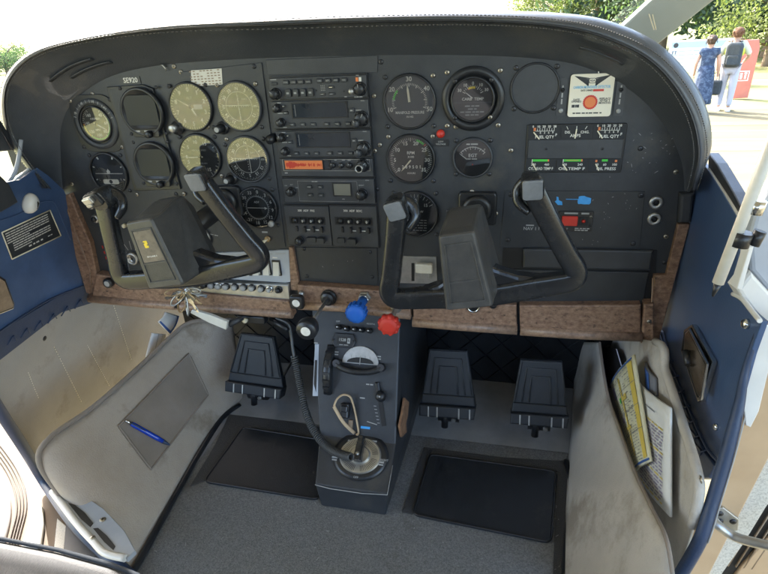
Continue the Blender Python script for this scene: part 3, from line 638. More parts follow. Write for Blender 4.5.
# ================================================================== RADIO STACK
class Unit:
    def __init__(s,name,label,cat,TL,TR,BL,BR,off=.003,th=.007,face='face',group='radios in the centre stack',screws=True):
        q=[pxp(*p,off+th) for p in (TL,TR,BL,BR)]
        s.x0=(q[0][0]+q[2][0])/2; s.x1=(q[1][0]+q[3][0])/2; s.z1=(q[0][1]+q[1][1])/2; s.z0=(q[2][1]+q[3][1])/2
        s.W=s.x1-s.x0; s.H=s.z1-s.z0; s.t=thing(name,label,cat,(s.x0,-off,s.z0),group)
        s.f=Fr((s.x0,-off-th,s.z1),(1,0,0),(0,0,1),(0,-1,0)); s.g=Fr((s.x0,-off,s.z0),(1,0,0),(0,0,1),(0,-1,0)); s.th=th
        m=mb('bezel'); m.box(s.g,-.0012,s.W+.0012,-.0012,s.H+.0012,-off+.0003,th*.45); m.build('chassis',s.t)
        m=mb(face); m.prism(s.g,rrect(s.W,s.H-.001,.0015,2,s.W/2,s.H/2),th*.45,th,.0008); m.build('faceplate',s.t)
    def p(s,x,y): return (x*s.W,-y*s.H)
    def knob(s,x,y,r,h=.012,k='bezel',cap=None,name='knob',skirt=True):
        a,b=s.p(x,y); m=mb(k)
        if skirt: m.lathe(s.f,[(r*1.18,.0003),(r*1.12,.002),(r,.0026)],20,a,b)
        m.lathe(s.f,[(r,.002),(r*.93,h*.85),(r*.75,h),(0,h)],20,a,b)
        for i in range(10):
            t=i*PI/5; m.box(s.f.sub(a,b,0,t),r*.82,r*1.05,-r*.09,r*.09,.003,h*.8)
        if cap: m.use(cap); m.lathe(s.f,[(r*.5,h+.0002),(0,h+.0004)],16,a,b,sm=False)
        m.use('dimwhite'); m.box(s.f.sub(a,b,0,random.uniform(-1,1)),-.0004,.0004,r*.35,r*.9,h*.9,h+.0004); return m.build(name,s.t)
    def btn(s,x,y,w,h,d=.003,k='plate',lab=None,cap=None,name='button'):
        a,b=s.p(x,y); m=mb(k); m.prism(s.f,rrect(w,h,min(w,h)*.2,2,a,b),.0003,d,.0007)
        if lab: m.use('dimwhite'); m.text(s.f,lab,a,b,min(h*.5,.0028),d+.0002)
        if cap: m.use(cap); m.bars(s.f,a-w*.3,a+w*.3,b,h*.22,d+.0002,1)
        return m.build(name,s.t)
    def lab(s,items,k='dimwhite',bars=()):
        m=mb(k)
        for txt,x,y,sz in items: a,b=s.p(x,y); m.text(s.f,txt,a,b,sz,.0003)
        for x0,x1,y,h,n_ in bars: m.bars(s.f,x0*s.W,x1*s.W,-y*s.H,h,.0003,n_)
        m.build('lettering',s.t)
    def disp(s,x0,x1,y0,y1,k='screen',frame='bezel',draw=None):
        a0,b1=s.p(x0,y0); a1,b0=s.p(x1,y1); m=mb(frame)
        for q in ((a0-.0018,a1+.0018,b1,b1+.0018),(a0-.0018,a1+.0018,b0-.0018,b0),(a0-.0018,a0,b0,b1),(a1,a1+.0018,b0,b1)): m.box(s.f,*q,.0002,.0016)
        m.build('display_frame',s.t); m=mb(k); m.box(s.f,a0,a1,b0,b1,.0002,.0008)
        if draw: draw(m,s.f,a0,a1,b0,b1)
        return m.build('display',s.t)
u=Unit('audio_panel','audio selector with two rows of small square buttons, topmost unit of the radio stack','radio',(268.2,77.5),(366,75.2),(271,99.5),(367.5,98))
for i in range(4): u.btn(.185+.078*i,.22,.0095,.0065,.003,lab=['COM1','COM2','NAV1','NAV2'][i])
for i in range(4): u.btn(.535+.082*i,.2,.0095,.0065,.003,lab=['DME','ADF','SPKR','PHN'][i])
for i in range(4): u.btn(.20+.078*i,.7,.009,.0125,.0045,cap='dimwhite')
u.btn(.06,.26,.010,.004,.002); u.btn(.645,.50,.0105,.004,.002,cap='cream'); u.btn(.55,.8,.009,.004,.002,cap='dimwhite'); u.btn(.645,.8,.0105,.004,.002,cap='dimwhite')
u.knob(.062,.72,.008,.014); u.knob(.935,.62,.009,.012,cap=None); u.knob(.865,.68,.0045,.016,'alu')
m=mb('orange'); a,b=u.p(.915,.2); m.box(u.f,a-.003,a+.001,b-.003,b+.003,.0003,.001); m.use('white'); m.box(u.f,a+.002,a+.006,b-.003,b+.003,.0003,.001)
m.use('recess'); 
for (x,y) in ((.49,.62),(.77,.7)): a,b=u.p(x,y); m.lathe(u.f,[(.0014,.0004),(0,.0005)],12,a,b)
m.use('dimwhite')
for i in range(4):
    for j in range(4): a,b=u.p(.54+.012*i,.42+.07*j); m.lathe(u.f,[(.0006,.0004),(0,.0005)],6,a,b)
m.build('indicator_lights',u.t); u.lab([('MKR',.915,.03,.0024)],bars=[(.87,.96,.97,.0014,3),(.02,.10,.08,.0014,1),(.06,.1,.97,.0014,1),(.77,.80,.95,.0012,1)])
for k,(q,lab) in enumerate(((((270.6,101.3),(368,99.2),(274,129),(369.8,127.5)),'upper of the two twin-display navigation radios, a pale glare across its left display'),(((275,131.2),(369.8,129.8),(279,157.8),(371.8,156.3)),'lower of the two twin-display navigation radios, directly above the orange-lit unit'))):
    u=Unit('navigation_radio',lab,'radio',*q)
    u.disp(.225,.78,.10,.60); u.knob(.07,.24,.0062,.013); u.knob(.09,.76,.0062,.013,cap=None)
    for i,x in enumerate((.205,.315,.425,.565,.675,.785)): u.btn(x,.85,.0095,.0055,.0028,lab=['OFF','TFR','PUL','CDI','TMR','ADF'][i])
    u.btn(.15,.42,.009,.005,.0022,cap='dimwhite'); u.btn(.835,.38,.0085,.0075,.003,cap='dimwhite')
    u.knob(.925,.68,.0105,.012); u.knob(.885,.80,.0065,.019,'face')
    m=mb('alu'); a,b=u.p(.14,.17); m.lathe(u.f,[(.0022,.001),(.0015,.006),(0,.0065)],10,a,b); m.build('switch',u.t)
    m=mb('dimwhite'); m.box(u.f,*(lambda a,b:(a,a+.0005,b-.018,b))(*u.p(.25,.14)),.0009,.0012); m.build('display_mark',u.t)
    u.lab([('KING',.945,.06,.0026)])
    for b_ in [(.07,.12,.06,.0013,1),(.87,.94,.38,.0013,1),(.06,.13,.43,.0013,1),(.1,.15,.95,.0013,1)]: u.lab([],bars=[b_])
u=Unit('distance_radio','slim radio with an orange display full of reddish segments, under the two navigation radios','radio',(279.5,159.2),(372.2,157.8),(282,177.5),(373.5,176))
def dd(m,f,a0,a1,b0,b1):
    m.use('redknob'); rnd=random.Random(3); n_=60
    for i in range(n_):
        x=a0+(a1-a0)*(.03+.94*i/n_); amp=(b1-b0)*(.42*math.exp(-((i-8)/9)**2)+.16+rnd.uniform(-.12,.16)); c_=(b0+b1)/2+rnd.uniform(-.0006,.0006)
        if i<34 or rnd.random()<.55: m.poly(f,[(x,c_-amp*.7),(x+.0009,c_-amp*.5),(x+.0009,c_+amp*.5),(x,c_+amp*.7)],.001)
u.disp(.055,.47,.1,.58,'orange','face',dd); u.disp(.485,.545,.12,.56,'screen')
m=mb('alu'); 
for x0,x1,y0,y1 in ((.03,.97,.04,.055),(.03,.97,.66,.675),(.03,.034,.04,.67),(.967,.971,.04,.67)): a0,b1=u.p(x0,y0); a1,b0=u.p(x1,y1); m.box(u.f,a0,a1,b0,b1,.0002,.0006)
m.build('display_border',u.t)
for x in (.58,.67,.76): u.knob(x,.36,.0048,.006,skirt=False)
u.knob(.90,.36,.0095,.010); m=mb('alu'); a,b=u.p(.885,.42); m.ring(u.f,[(.0052,.010),(.0066,.010),(.0062,.02),(.005,.02)],20,a,b); m.build('knob_ring',u.t)
u.lab([],bars=[(.04,.08,.8,.0016,1),(.6,.63,.09,.0013,1),(.68,.72,.09,.0013,1),(.74,.78,.09,.0013,1),(.92,.96,.09,.0013,1)])
u=Unit('transponder','unit with a small blank grey-green screen and four buttons, lowest of the radio stack','radio',(282.3,179.3),(373.7,177.8),(285,203.2),(375.4,203.6))
a0,b1=u.p(.17,.10); a1,b0=u.p(.82,.92)
m=mb('dimwhite'); 
for q in ((a0,a1,b1-.0003,b1),(a0,a1,b0,b0+.0003),(a0,a0+.0003,b0,b1),(a1-.0003,a1,b0,b1)): m.box(u.f,*q,.0002,.0005)
m.build('outline',u.t)
def dl(m,f,a0,a1,b0,b1): m.use('plate'); m.text(f,'GPS',a0+(a1-a0)*.3,b0+(b1-b0)*.7,.004,.001)
u.disp(.565,.745,.2,.66,'lcd')
for x in (.30,.42):
    for y in (.33,.66): u.btn(x,y,.0098,.0058,.003,lab={(.3,.33):'PGM',(.42,.33):'STA',(.3,.66):'ALT',(.42,.66):'CLR'}[(x,y)])
u.knob(.09,.53,.007,.012); u.knob(.865,.6,.0085,.014); u.lab([('IDENT',.865,.26,.0034),('KING',.93,.06,.0026),('VFR',.66,.82,.0028),('ALT',.10,.26,.003),('ON',.035,.3,.003),('TST',.155,.38,.003)],bars=[(.33,.4,.12,.0014,2)])
# digit-switch frequency panels
for k,(q,title,lab) in enumerate(((((282.5,206),(329,205.8),(289.5,244),(331.5,246.3)),'300  ADF  PRE','left of the two thumbwheel frequency panels under the radio stack, with an extra round knob'),(((329.6,206),(377,205.8),(332.5,246.3),(378,247.5)),'300  ADF  BDC','right of the two thumbwheel frequency panels under the radio stack, no round knob'))):
    u=Unit('frequency_selector',lab,'switch panel',*q,off=.0022,th=.003,group='thumbwheel panels under the radios')
    u.lab([(title,.5,.12,.0052)],k='white',bars=[(.46,.56,.60,.002,1),(.66,.76,.60,.002,1)])
    a0,b1=u.p(.10,.27); a1,b0=u.p(.90,.46); m=mb('recess'); m.box(u.f,a0,a1,b0,b1,.0002,.0006); m.build('slot',u.t)
    for i in range(4):
        x=.22+.19*i; a,b=u.p(x,.365); m=mb('bezel'); g=Fr(u.f.pt(a-.0055,b,0),(0,1,0) ,(0,0,1),(1,0,0)); m.lathe(Fr(u.f.pt(a-.005,b,-.0005),(0,0,1),(0,-1,0),(1,0,0)),[(.0052,0),(.0052,.010)],20)
        m.use('white'); m.text(u.f,'0',a,b,.0062,.0052) if i else None
        m.use('bezel'); aa,bb=u.p(x+.03,.52); m.box(u.f,aa-.0018,aa+.0018,bb-.009,bb+.001,.0004,.006 if i else .003,.0008); m.build('thumbwheel',u.t)
    if k==0: u.knob(.28,.88,.007,.013); u.btn(.56,.84,.018,.010,.006); u.btn(.78,.84,.014,.011,.010)
    else: u.btn(.2,.84,.014,.010,.004); u.btn(.45,.84,.016,.011,.010)
# ================================================================== CLUSTER, PLACARDS, SWITCHES
q=[pxp(*p,.004) for p in ((528.8,126.2),(625.5,124.5),(527.5,171.5),(619.5,171.5))]
x0=(q[0][0]+q[2][0])/2-.001; x1=(q[1][0]+q[3][0])/2+.001; z1=(q[0][1]+q[1][1])/2; z0=(q[2][1]+q[3][1])/2; W=x1-x0; H=z1-z0
t=thing('engine_cluster','wide rectangular gauge cluster with fuel needles above and three green-banded scales below','gauge cluster',(x0,0,z0))
f=Fr((x0,-.0005,z0),(1,0,0),(0,0,1),(0,-1,0)); m=mb('bezel'); m.prism(f,rrect(W+.004,H+.004,.003,3,W/2,H/2),0,.003,.001); m.use('face'); m.box(f,.001,W-.001,.29*H,.70*H,.0031,.0045,.0006); m.build('housing',t)
screw(t,f,W*.2,H*.5,.0018,'darkscrew',.0045); screw(t,f,W*.79,H*.5,.0018,'darkscrew',.0045)
def cell(nm,a0,a1,b0,b1,draw,nd):
    m=mb('dial'); m.box(f,a0,a1,b0,b1,.0031,.0036); g=f.sub((a0+a1)/2,b0,.0037); draw(m,g,a1-a0,b1-b0); d=m.build(nm,t)
    (pa,pb),(qa,qb)=nd; m=mb('cream'); g2=f.sub(a0+(a1-a0)*pa,b0+(b1-b0)*pb,.0046); dx,dy=(qa-pa)*(a1-a0),(qb-pb)*(b1-b0); L=math.hypot(dx,dy); g3=g2.sub(0,0,0,math.atan2(dy,dx)); m.box(g3,0,L,-.0009,.0009,0,.0005); 
    o=m.build('needle',d); o.parent=d; return d
def lt(rows_,marks): 
    def dr(m,g,w,h): rows_(m,g,w,h)
    return dr
def fq(m,g,w,h):
    m.use('orange'); m.box(g,-w*.34,-w*.27,h*.62,h*.86,0,.0003); m.use('white')
    for i in range(9): m.box(g,-w*.3+i*w*.075,-w*.3+i*w*.075+.0006,h*.60,h*(.80 if i%2 else .86),0,.0003)
    m.box(g,-w*.28,w*.3,h*.60,h*.63,0,.0003)
    for i,s_ in enumerate(['0','10','20','30','38']): m.text(g,s_,-w*.36+i*w*.17,h*.94,.0046,.0003)
    for i,s_ in enumerate(['E','3','6','9']): m.text(g,s_,-w*.12+i*w*.13,h*.49,.0042,.0003)
    m.text(g,'F',w*.38,h*.32,.0055,.0003); m.text(g,'FUEL QTY',w*.02,h*.17,.0060,.0003,fit=w*.6)
def am(m,g,w,h):
    m.use('white'); m.text(g,'DIS.',-w*.28,h*.5,.0052,.0003); m.text(g,'CHG.',w*.28,h*.5,.0052,.0003); m.text(g,'AMPS',-w*.02,h*.25,.0062,.0003)
    for a,b,c_ in ((-.3,.8,.5),(0,.8,0),(.3,.8,-.5)): g2=g.sub(a*w,b*h,0,c_); m.box(g2,-.0004,.0004,-.002,.003,0,.0003)
cell('fuel_scale',0,W*.335,H*.71,H,fq,((.16,.55),(.36,.02))); cell('ammeter_scale',W*.345,W*.66,H*.71,H,am,((.5,.75),(.47,.05))); cell('fuel_scale',W*.67,W,H*.71,H,fq,((.14,.6),(.32,.05)))
def sc(name,g0,g1,lo,hi,k2='orange'):
    def dr(m,g,w,h):
        m.use('green'); m.box(g,w*g0,w*g1,h*.80,h*.97,0,.0003); m.use(k2); m.box(g,w*g1,w*(g1+.05),h*.80,h*.97,0,.0003); m.use('white'); m.box(g,w*g0-.001,w*g0,h*.7,h*.97,0,.0004)
        m.text(g,lo,w*(g0+.04),h*.55,.0048,.0003); m.text(g,hi,w*(g1-.02),h*.55,.0048,.0003); m.text(g,name,0,h*.22,.0058,.0003,fit=w*min(.85,.10*len(name)))
    return dr
cell('cylinder_temperature_scale',0,W*.315,0,H*.28,sc('CYL HEAD TEMP F',-.30,.22,'200','460'),((.2,.66),(.36,.1)))
def ot(m,g,w,h):
    sc('OIL TEMP F',-.28,.28,'100','240')(m,g,w,h); m.use('orange'); m.box(g,-w*.2,w*.2,h*.88,h*.91,.0003,.0006)
cell('oil_temperature_scale',W*.325,W*.655,0,H*.28,ot,((.2,.62),(.36,.1)))
def op(m,g,w,h):
    m.use('green'); m.box(g,-w*.1,w*.08,h*.80,h*.97,0,.0003); m.use('orange'); m.box(g,-w*.3,-w*.24,h*.75,h*.92,0,.0003); m.box(g,w*.3,w*.37,h*.75,h*.92,0,.0003); m.use('white'); m.text(g,'10',-w*.24,h*.55,.0048,.0003); m.text(g,'60',0,h*.55,.0048,.0003); m.text(g,'100',w*.3,h*.55,.0048,.0003); m.text(g,'OIL PRESS',w*.06,h*.22,.0058,.0003,fit=w*.6)
cell('oil_pressure_scale',W*.665,W,0,H*.28,op,((.22,.62),(.34,.1)))
# wings card with orange spot
q=[pxp(*p,.004) for p in ((567,116.8),(610.7,116.8),(615.3,73.5),(571.3,74))]; cx=sum(a for a,b in q)/4; cz=sum(b for a,b in q)/4
w=(q[1][0]-q[0][0]+q[2][0]-q[3][0])/2; h=(q[3][1]-q[0][1]+q[2][1]-q[1][1])/2
t=thing('detector_card','cream detector card with a winged emblem and an orange spot ringed in red','card',(cx,-.001,cz))
f=Fr((cx,-.0025,cz),(1,0,0),(0,0,1),(0,-1,0)); m=mb('card'); m.prism(f,rrect(w,h,.004,4),0,.0016,.0004)
g=f.sub(0,0,.0017); m.use('plate')
for sg in (1,-1):   # wings built of feathers
    for i in range(7):
        y=h*(.415-.026*i); L=w*(.42-.045*i); m.poly(g,[(sg*w*.075,y-.0016-i*.0002),(sg*w*.075,y-.0004),(sg*(L*.6),y+.0002+.0012*(6-i)/6),(sg*L,y+.0008+.0022*(6-i)/6),(sg*(L*.86),y-.0005+.0008*(6-i)/6)],.0001)
m.use('plate'); m.prism(g,rrect(w*.17,h*.12,.002,3,0,h*.345),0,.0003); m.use('card'); m.prism(g,rrect(w*.14,h*.095,.0016,3,0,h*.345),.0003,.0005); m.use('plate'); m.text(g,'ASA',0,h*.345,.004,.0007)
m.use('skyink'); m.text(g,'CARBON MONOXIDE DETECTOR',0,h*.195,.0052,.0002,fit=w*.84)
m.use('plate'); m.text(g,'DATE OPENED:',-w*.10,h*.12,.0034,.0002,fit=w*.28); m.use('red'); m.box(g,w*.04,w*.28,h*.095,h*.145,.0001,.0003)
m.use('plate'); m.text(g,'DATE',-w*.32,-h*.09,.0036,.0002); m.text(g,'OPENED',-w*.32,-h*.135,.0036,.0002); m.bars(g,-w*.42,-w*.24,-h*.24,.004,.0002,3,.15)
m.text(g,'REPLACE',w*.33,-h*.08,.0038,.0002); m.text(g,'AFTER 3',w*.33,-h*.13,.0038,.0002); m.text(g,'MONTHS',w*.33,-h*.18,.0038,.0002); m.bars(g,-w*.38,w*.3,-h*.41,.0017,.0002,7)
m.build('card_face',t)
m=mb('red'); P=[]
for i in range(48): a=2*PI*i/48; r=w*.165*(1+.05*(1 if i%2 else -1)); P.append((r*math.cos(a),r*math.sin(a)-h*.155))
m.prism(g,P,.0002,.0005); m.use('orange'); m.lathe(g,[(w*.125,.0005),(w*.125,.0008),(0,.0008)],32,0,-h*.155,sm=False); m.build('indicator_spot',t)
m=mb('alu'); c=pxp(602,72,.003); m.ring(PF(.0006),[(.0034,0),(.0052,0),(.0052,.0012),(.0034,.0012)],20,*c); m.build('eyelet',t)
for nm,x,lab in (('label_strip',562,'dark label strip half covered by the left edge of the cream card'),('label_strip',620,'dark label strip just right of the cream card')):
    a=pxp(x,97,.0006); f_=Fr((a[0],-.0006,a[1]),(1,0,0),(0,0,1),(0,-1,0)); m=mb('face'); m.prism(f_,rrect(.013,.052,.001,2),0,.0008); m.use('dimwhite'); g=f_.sub(0,0,.001,PI/2); m.bars(g,-.01,.018,0,.002,.0002,3)
    m.lathe(f_,[(.0032,.001),(.0032,.003),(0,.003)],12,0,-.019); m.use('recess'); m.lathe(f_,[(.0028,.001),(.0028,.003),(0,.003)],12,0,.010)
    tag(m.build(nm),lab,'label')
# small tan compass card and registration label
q=[pxp(*p,.003) for p in ((191.5,86.5),(222.5,84.5),(221.5,68.5),(191,70.5))]; m=mb('ivory'); m.prism(PF(.0023),q,0,.0008); m.use('ribbrown')
for i in range(6):
    for j in range(9):
        s_=(i+.5)/6; r_=(j+.5)/9; a=q[0][0]+(q[1][0]-q[0][0])*r_; b=q[0][1]+(q[3][1]-q[0][1])*s_+(q[1][1]-q[0][1])*r_
        if random.random()<.85: m.box(PF(.0032),a-.0022,a+.0018,b-.0009,b+.0009,0,.0001)
tag(m.build('correction_card'),'small tan correction card printed with a grid of figures above the altimeter','card')
a=pxp(129.5,80.5,.001); m=mb('plate'); m.prism(PF(.0004),rrect(.042,.0125,.001,2,*a),0,.0007); m.use('white'); m.text(PF(.0004),'SE920',a[0]+.002,a[1],.0115,.001); tag(m.build('registration_label'),'small label reading SE920 above the slanted display plate','label')
m=mb('alu'); a=pxp(165,67,.001); m.tube([PF(0).pt(a[0]-.006,a[1]+.004,.003),PF(0).pt(a[0],a[1]+.003,.006),PF(0).pt(a[0]+.004,a[1]-.006,.004)],.0012,6); m.tube([PF(0).pt(a[0],a[1],0),PF(0).pt(a[0],a[1]+.003,.006)],.001,6); tag(m.build('wire_hook'),'tiny bent wire hook at the top left of the panel','hook')
# emergency locator switch
a=pxp(575.5,221.5,.004); t=thing('emergency_switch','square red rocker in a small framed plate on the lower right of the panel','switch',(a[0],-.002,a[1]))
f=Fr((a[0],-.0022,a[1]),(1,0,0),(0,0,1),(0,-1,0)); m=mb('bezel'); m.prism(f,rrect(.052,.034,.002,3),0,.002,.0005); m.use('dimwhite')
m.bars(f,-.018,.022,.0135,.0026,.0022,2); m.bars(f,.0,.023,-.0115,.0018,.0022,4); m.bars(f,.0,.021,-.0145,.0018,.0022,4); m.text(f,'ELT',-.014,-.013,.0045,.0022); m.build('plate',t)
m=mb('red'); m.prism(f,rrect(.024,.016,.0015,2,-.009,.001),.002,.005,.001); m.build('rocker',t)
m=mb('recess'); m.prism(f,rrect(.014,.014,.001,2,.012,.001),.002,.003); m.use('red'); m.lathe(f,[(.0032,.003),(.002,.0055),(0,.006)],14,.012,.001); m.build('lamp',t); screw(t,f,.0225,.0085,.0024,'screw',.002); screw(t,f,.0225,-.006,.0024,'darkscrew',.002)
def blob(x,y,w,h,seed,off=.0024):
    r=random.Random(seed); P=[]
    for i in range(16):
        a=2*PI*i/16; k=r.uniform(.75,1.1); P.append((max(-1,min(1,1.25*math.cos(a)))*w/2*k,max(-1,min(1,1.25*math.sin(a)))*h/2*k))
    return P
a=pxp(584,200.5,.003); m=mb('tapeblue'); m.prism(PF(.0024).sub(*a),blob(0,0,.019,.014,2),0,.0006); b=pxp(566,199,.003); m.box(PF(.0024),b[0],a[0]-.008,a[1]+.001,a[1]+.002,0,.0004); tag(m.build('blue_tape'),'ragged scrap of blue tape with a thin tail, above the red rocker','tape')
a=pxp(557.5,201,.003); m=mb('tapeblue'); m.prism(PF(.0024).sub(*a),[(-.004,-.001),(.001,-.0065),(.008,-.0065),(.007,-.001),(.002,.001),(.001,.006),(-.002,.007),(-.0015,.001)],0,.0006); tag(m.build('blue_tape'),'small pointed scrap of blue tape nearest the right horn of the right yoke','tape')
# headset jacks
for y,lab in ((203.2,'upper of the two round metal headset sockets at the right end of the panel'),(219.6,'lower of the two round metal headset sockets at the right end of the panel')):
    a=pxp(656.5 if y<210 else 654.7,y,.004); t=thing('headset_socket',lab,'socket',(a[0],0,a[1]),'headset sockets'); f=Fr((a[0],-.0005,a[1]),(1,0,0),(0,0,1),(0,-1,0))
    m=mb('alu'); m.ring(f,[(.0045,.0),(.0105,.0),(.0105,.0015),(.0085,.0035),(.0045,.0035)],28); m.build('washer',t); m=mb('recess'); m.lathe(f,[(.0048,.0002),(.0048,.0015),(0,.001)],20); m.build('hole',t)
# ignition lock with keys
a=pxp(131,259.5,.01); t=thing('ignition_lock','round metal ignition lock with fanned white position lines, seen through the left yoke','lock',(a[0],0,a[1])); f=Fr((a[0],-.0005,a[1]),(1,0,0),(0,0,1),(0,-1,0))
m=mb('alu'); m.lathe(f,[(.014,0),(.014,.006),(.012,.009),(.0085,.009),(.0085,.007),(0,.007)],28); m.build('barrel',t); m=mb('recess'); m.box(f.sub(0,0,0,.4),-.001,.001,-.005,.005,.0068,.0075); m.lathe(f,[(.0028,.0071),(0,.0073)],12); m.build('keyhole',t)
m=mb('dimwhite')
for d in (-52,-26,0,26,50): m.tick(f,0,0,.018,.036,d,.0012,.0006)
m.build('position_lines',t)
# brass plugs under left horn
for q,lab in (((124,226),'left of two small brass plugs beside the left yoke hub'),((130,223.5),'right of two small brass plugs beside the left yoke hub')):
    a=pxp(*q,.004); m=mb('cream'); m.lathe(PF(.0003),[(.0045,0),(.004,.006),(0,.007)],10,*a); tag(m.build('brass_plug'),lab,'plug',None)
for q,lab in (((88,206.5),'upper round black vent knob beside the left horn of the left yoke'),((93,220),'lower round black vent knob beside the left horn of the left yoke')):
    a=pxp(*q,.012); t=thing('vent_knob',lab,'knob',(a[0],0,a[1])); m=mb('alu'); m.lathe(PF(.0003),[(.0085,0),(.0085,.006),(.0075,.008),(0,.008)],20,*a); m.build('collar',t); m=mb('bezel'); m.lathe(PF(.0003),[(.0055,.008),(.005,.012),(0,.0125)],16,*a); m.build('cap',t)
a=pxp(107.5,283.5,.03); t=thing('panel_dimmer','black knob with a pale face below the bottom left corner of the left yoke','knob',(a[0],-.02,a[1])); m=mb('bezel'); m.lathe(PF(.0225),[(.0105,0),(.0105,.008),(.009,.010),(0,.010)],22,*a); m.build('knob_body',t); m=mb('dimwhite'); m.lathe(PF(.0225),[(.0062,.0101),(0,.0106)],18,*a); m.build('face',t)
a=pxp(102,246,.002); m=mb('redknob'); 
for i in range(4): m.box(PF(.0003),a[0]-.002+i*.0004,a[0]+.001+i*.0004,a[1]-.006-i*.012,a[1]-i*.012,0,.0006)
tag(m.build('red_label'),'narrow vertical strip of worn red lettering left of the ignition lock','label')
# breaker and rocker switch panel
m=mb('greypaint'); m.prism(PF(0),pxpoly([(150,250),(195,254),(289,250),(291,282),(286,283),(150,274)],.006),.0004,.006,.001); sp=m.build('switch_backplate'); tag(sp,'grey switch plate left of the wood strip carrying a row of cream rockers','switch panel')
FS=PF(.006)
m=mb('dimwhite'); bar_px(m,225,255.5,288,253.5,.0016,5,.0064)
m.build('lettering',sp)
for i,(x,y) in enumerate([(216.5,271),(226.7,270.3),(236.7,269.5),(246.2,268.6),(256.2,268),(266.3,268),(276.3,268.6)]):
    a=pxp(x,y,.01); t=thing('rocker_switch','cream rocker switch, '+['leftmost, tucked behind the yoke,','second from the left','third from the left','fourth from the left','fifth from the left','sixth from the left','rightmost'][i]+' in the lower left row','switch',(a[0],-.006,a[1]),'cream rocker switches')
    f=Fr((a[0],-.0062,a[1]),(1,0,0),(0,0,1),(0,-1,0)); m=mb('bezel'); m.prism(f,rrect(.0165,.032,.001,2),0,.0022,.0005); m.build('frame',t)
    m=mb('ivory'); m.add([f.pt(*v) for v in [(-.0058,.0125,.0022),(.0058,.0125,.0022),(.0058,.0125,.003),(-.0058,.0125,.003),(-.0058,0,.0062),(.0058,0,.0062),(-.0058,-.0125,.0105),(.0058,-.0125,.0105),(-.0058,-.0125,.0022),(.0058,-.0125,.0022)]],[(0,1,2,3),(3,2,5,4),(4,5,7,6),(6,7,9,8),(0,3,4,6,8),(1,9,7,5,2)]); m.build('rocker',t)
    m=mb('white'); m.bars(f,-.006,.006,.021,.002,.0004,1); m.build('lettering',t)
m=mb('alu'); 
P=[(150,276),(205,282),(289,284.5),(291,303),(286,304.5),(207,297),(150,290)]
m.prism(PF(0),pxpoly(P,.012),.0004,.014,.002); bp=m.build('breaker_panel'); tag(bp,'scuffed silver strip below the rockers holding a row of push breakers','breaker panel')
m=mb('plate'); bar_px(m,212,295,284,300,.0016,10,.0146); bar_px(m,160,284,205,289,.0016,6,.0146); m.build('lettering',bp)
for i,(x,y) in enumerate([(188,283.5),(196,284.5),(203.5,285.3),(210.8,285.9),(217.8,286.6),(225.6,287),(234.3,287.5),(243,287.9),(251.4,288.4),(260.6,289.2),(268.8,289.8),(278,290.4)]):
    a=pxp(x,y,.018); pos=['twelfth','eleventh','tenth','ninth','eighth','seventh','sixth','fifth','fourth','third','second','first'][i]
    t=thing('circuit_breaker',pos+' push breaker from the right in the row under the rockers'+(', black' if i in (0,1,2,11) else (', inside a bright ring' if i in (10,) else ', pale grey button')),'circuit breaker',(a[0],-.014,a[1]),'push breakers below the rockers')
    f=Fr((a[0],-.0142,a[1]),(1,0,0),(0,0,1),(0,-1,0)); m=mb('chrome' if i in (4,10) else 'bezel'); m.lathe(f,[(.0076,0),(.0072,.0022),(.006,.003)],20); m.build('collar',t)
    m=mb('bezel' if i in (0,1,2,11) else 'dimwhite'); r=.0045 if i in (10,11) else .0056; m.lathe(f,[(r,.002),(r,.008),(r*.8,.0095),(0,.0098)],18); m.build('button',t)
# two toggle labels under the bearing dial
a=pxp(267,239.5,.006); t=thing('toggle_switch','small brass toggle with a white label just under the bearing dial','switch',(a[0],0,a[1])); m=mb('brass'); m.lathe(PF(.0025),[(.006,0),(.006,.002),(.004,.003),(0,.003)],14,*a); m.build('nut',t); m=mb('cream'); m.tube([PF(.005).pt(a[0],a[1]),PF(.014).pt(a[0]-.004,a[1]-.002)],[.0016,.003],8); m.build('lever',t)
a=pxp(253.5,239,.006); t=thing('toggle_switch','dark toggle without a lever cap, left of the brass toggle under the bearing dial','switch',(a[0],0,a[1])); m=mb('brass'); m.lathe(PF(.0025),[(.005,0),(.005,.002),(0,.003)],14,*a); m.build('nut',t); m=mb('bezel'); m.tube([PF(.005).pt(a[0],a[1]),PF(.013).pt(a[0]-.001,a[1]-.004)],[.0014,.002],8); m.build('lever',t)
# flap lever behind the right yoke
a=pxp(424,270,.01); t=thing('flap_lever','pale flap lever tab in a silver slotted plate behind the right yoke','lever',(a[0],0,a[1]))
m=mb('alu'); m.prism(PF(0),pxpoly([(392,256),(436,257),(437,284),(392,283)],.003),.0004,.003,.0006); m.build('plate',t)
m=mb('recess'); m.prism(PF(.003),pxpoly([(411.5,263),(414.5,263),(414.5,281),(411.5,281)],.003),0,.0004); m.build('slot',t); m=mb('dimwhite')
for i in range(6): b=pxp(417,264+i*3,.004); m.box(PF(.003),b[0]-.002,b[0]+.001,b[1]-.0004,b[1]+.0004,0,.0004)
m.build('scale_marks',t); m=mb('ivory'); m.prism(PF(.012),rrect(.030,.018,.003,3,*pxp(424.5,267.5,.012)),0,.008,.002); m.build('tab',t); m=mb('alu'); m.box(PF(.003),*(lambda c:(c[0]-.008,c[0]+.008,c[1]-.022,c[1]-.004))(pxp(424.5,267.5,.012)),0,.009,.001); m.build('arm',t)
a=pxp(473,308.5,.03); m=mb('chrome'); m.ring(PF(.0225),[(.0085,0),(.0115,0),(.011,.003),(.0085,.003)],24,*a); m.use('recess'); m.lathe(PF(.0225),[(.0085,.0002),(.0085,.001),(0,.001)],20,*a); tag(m.build('trim_socket'),'round chrome-rimmed hole in the wood trim under the right yoke hub','socket')
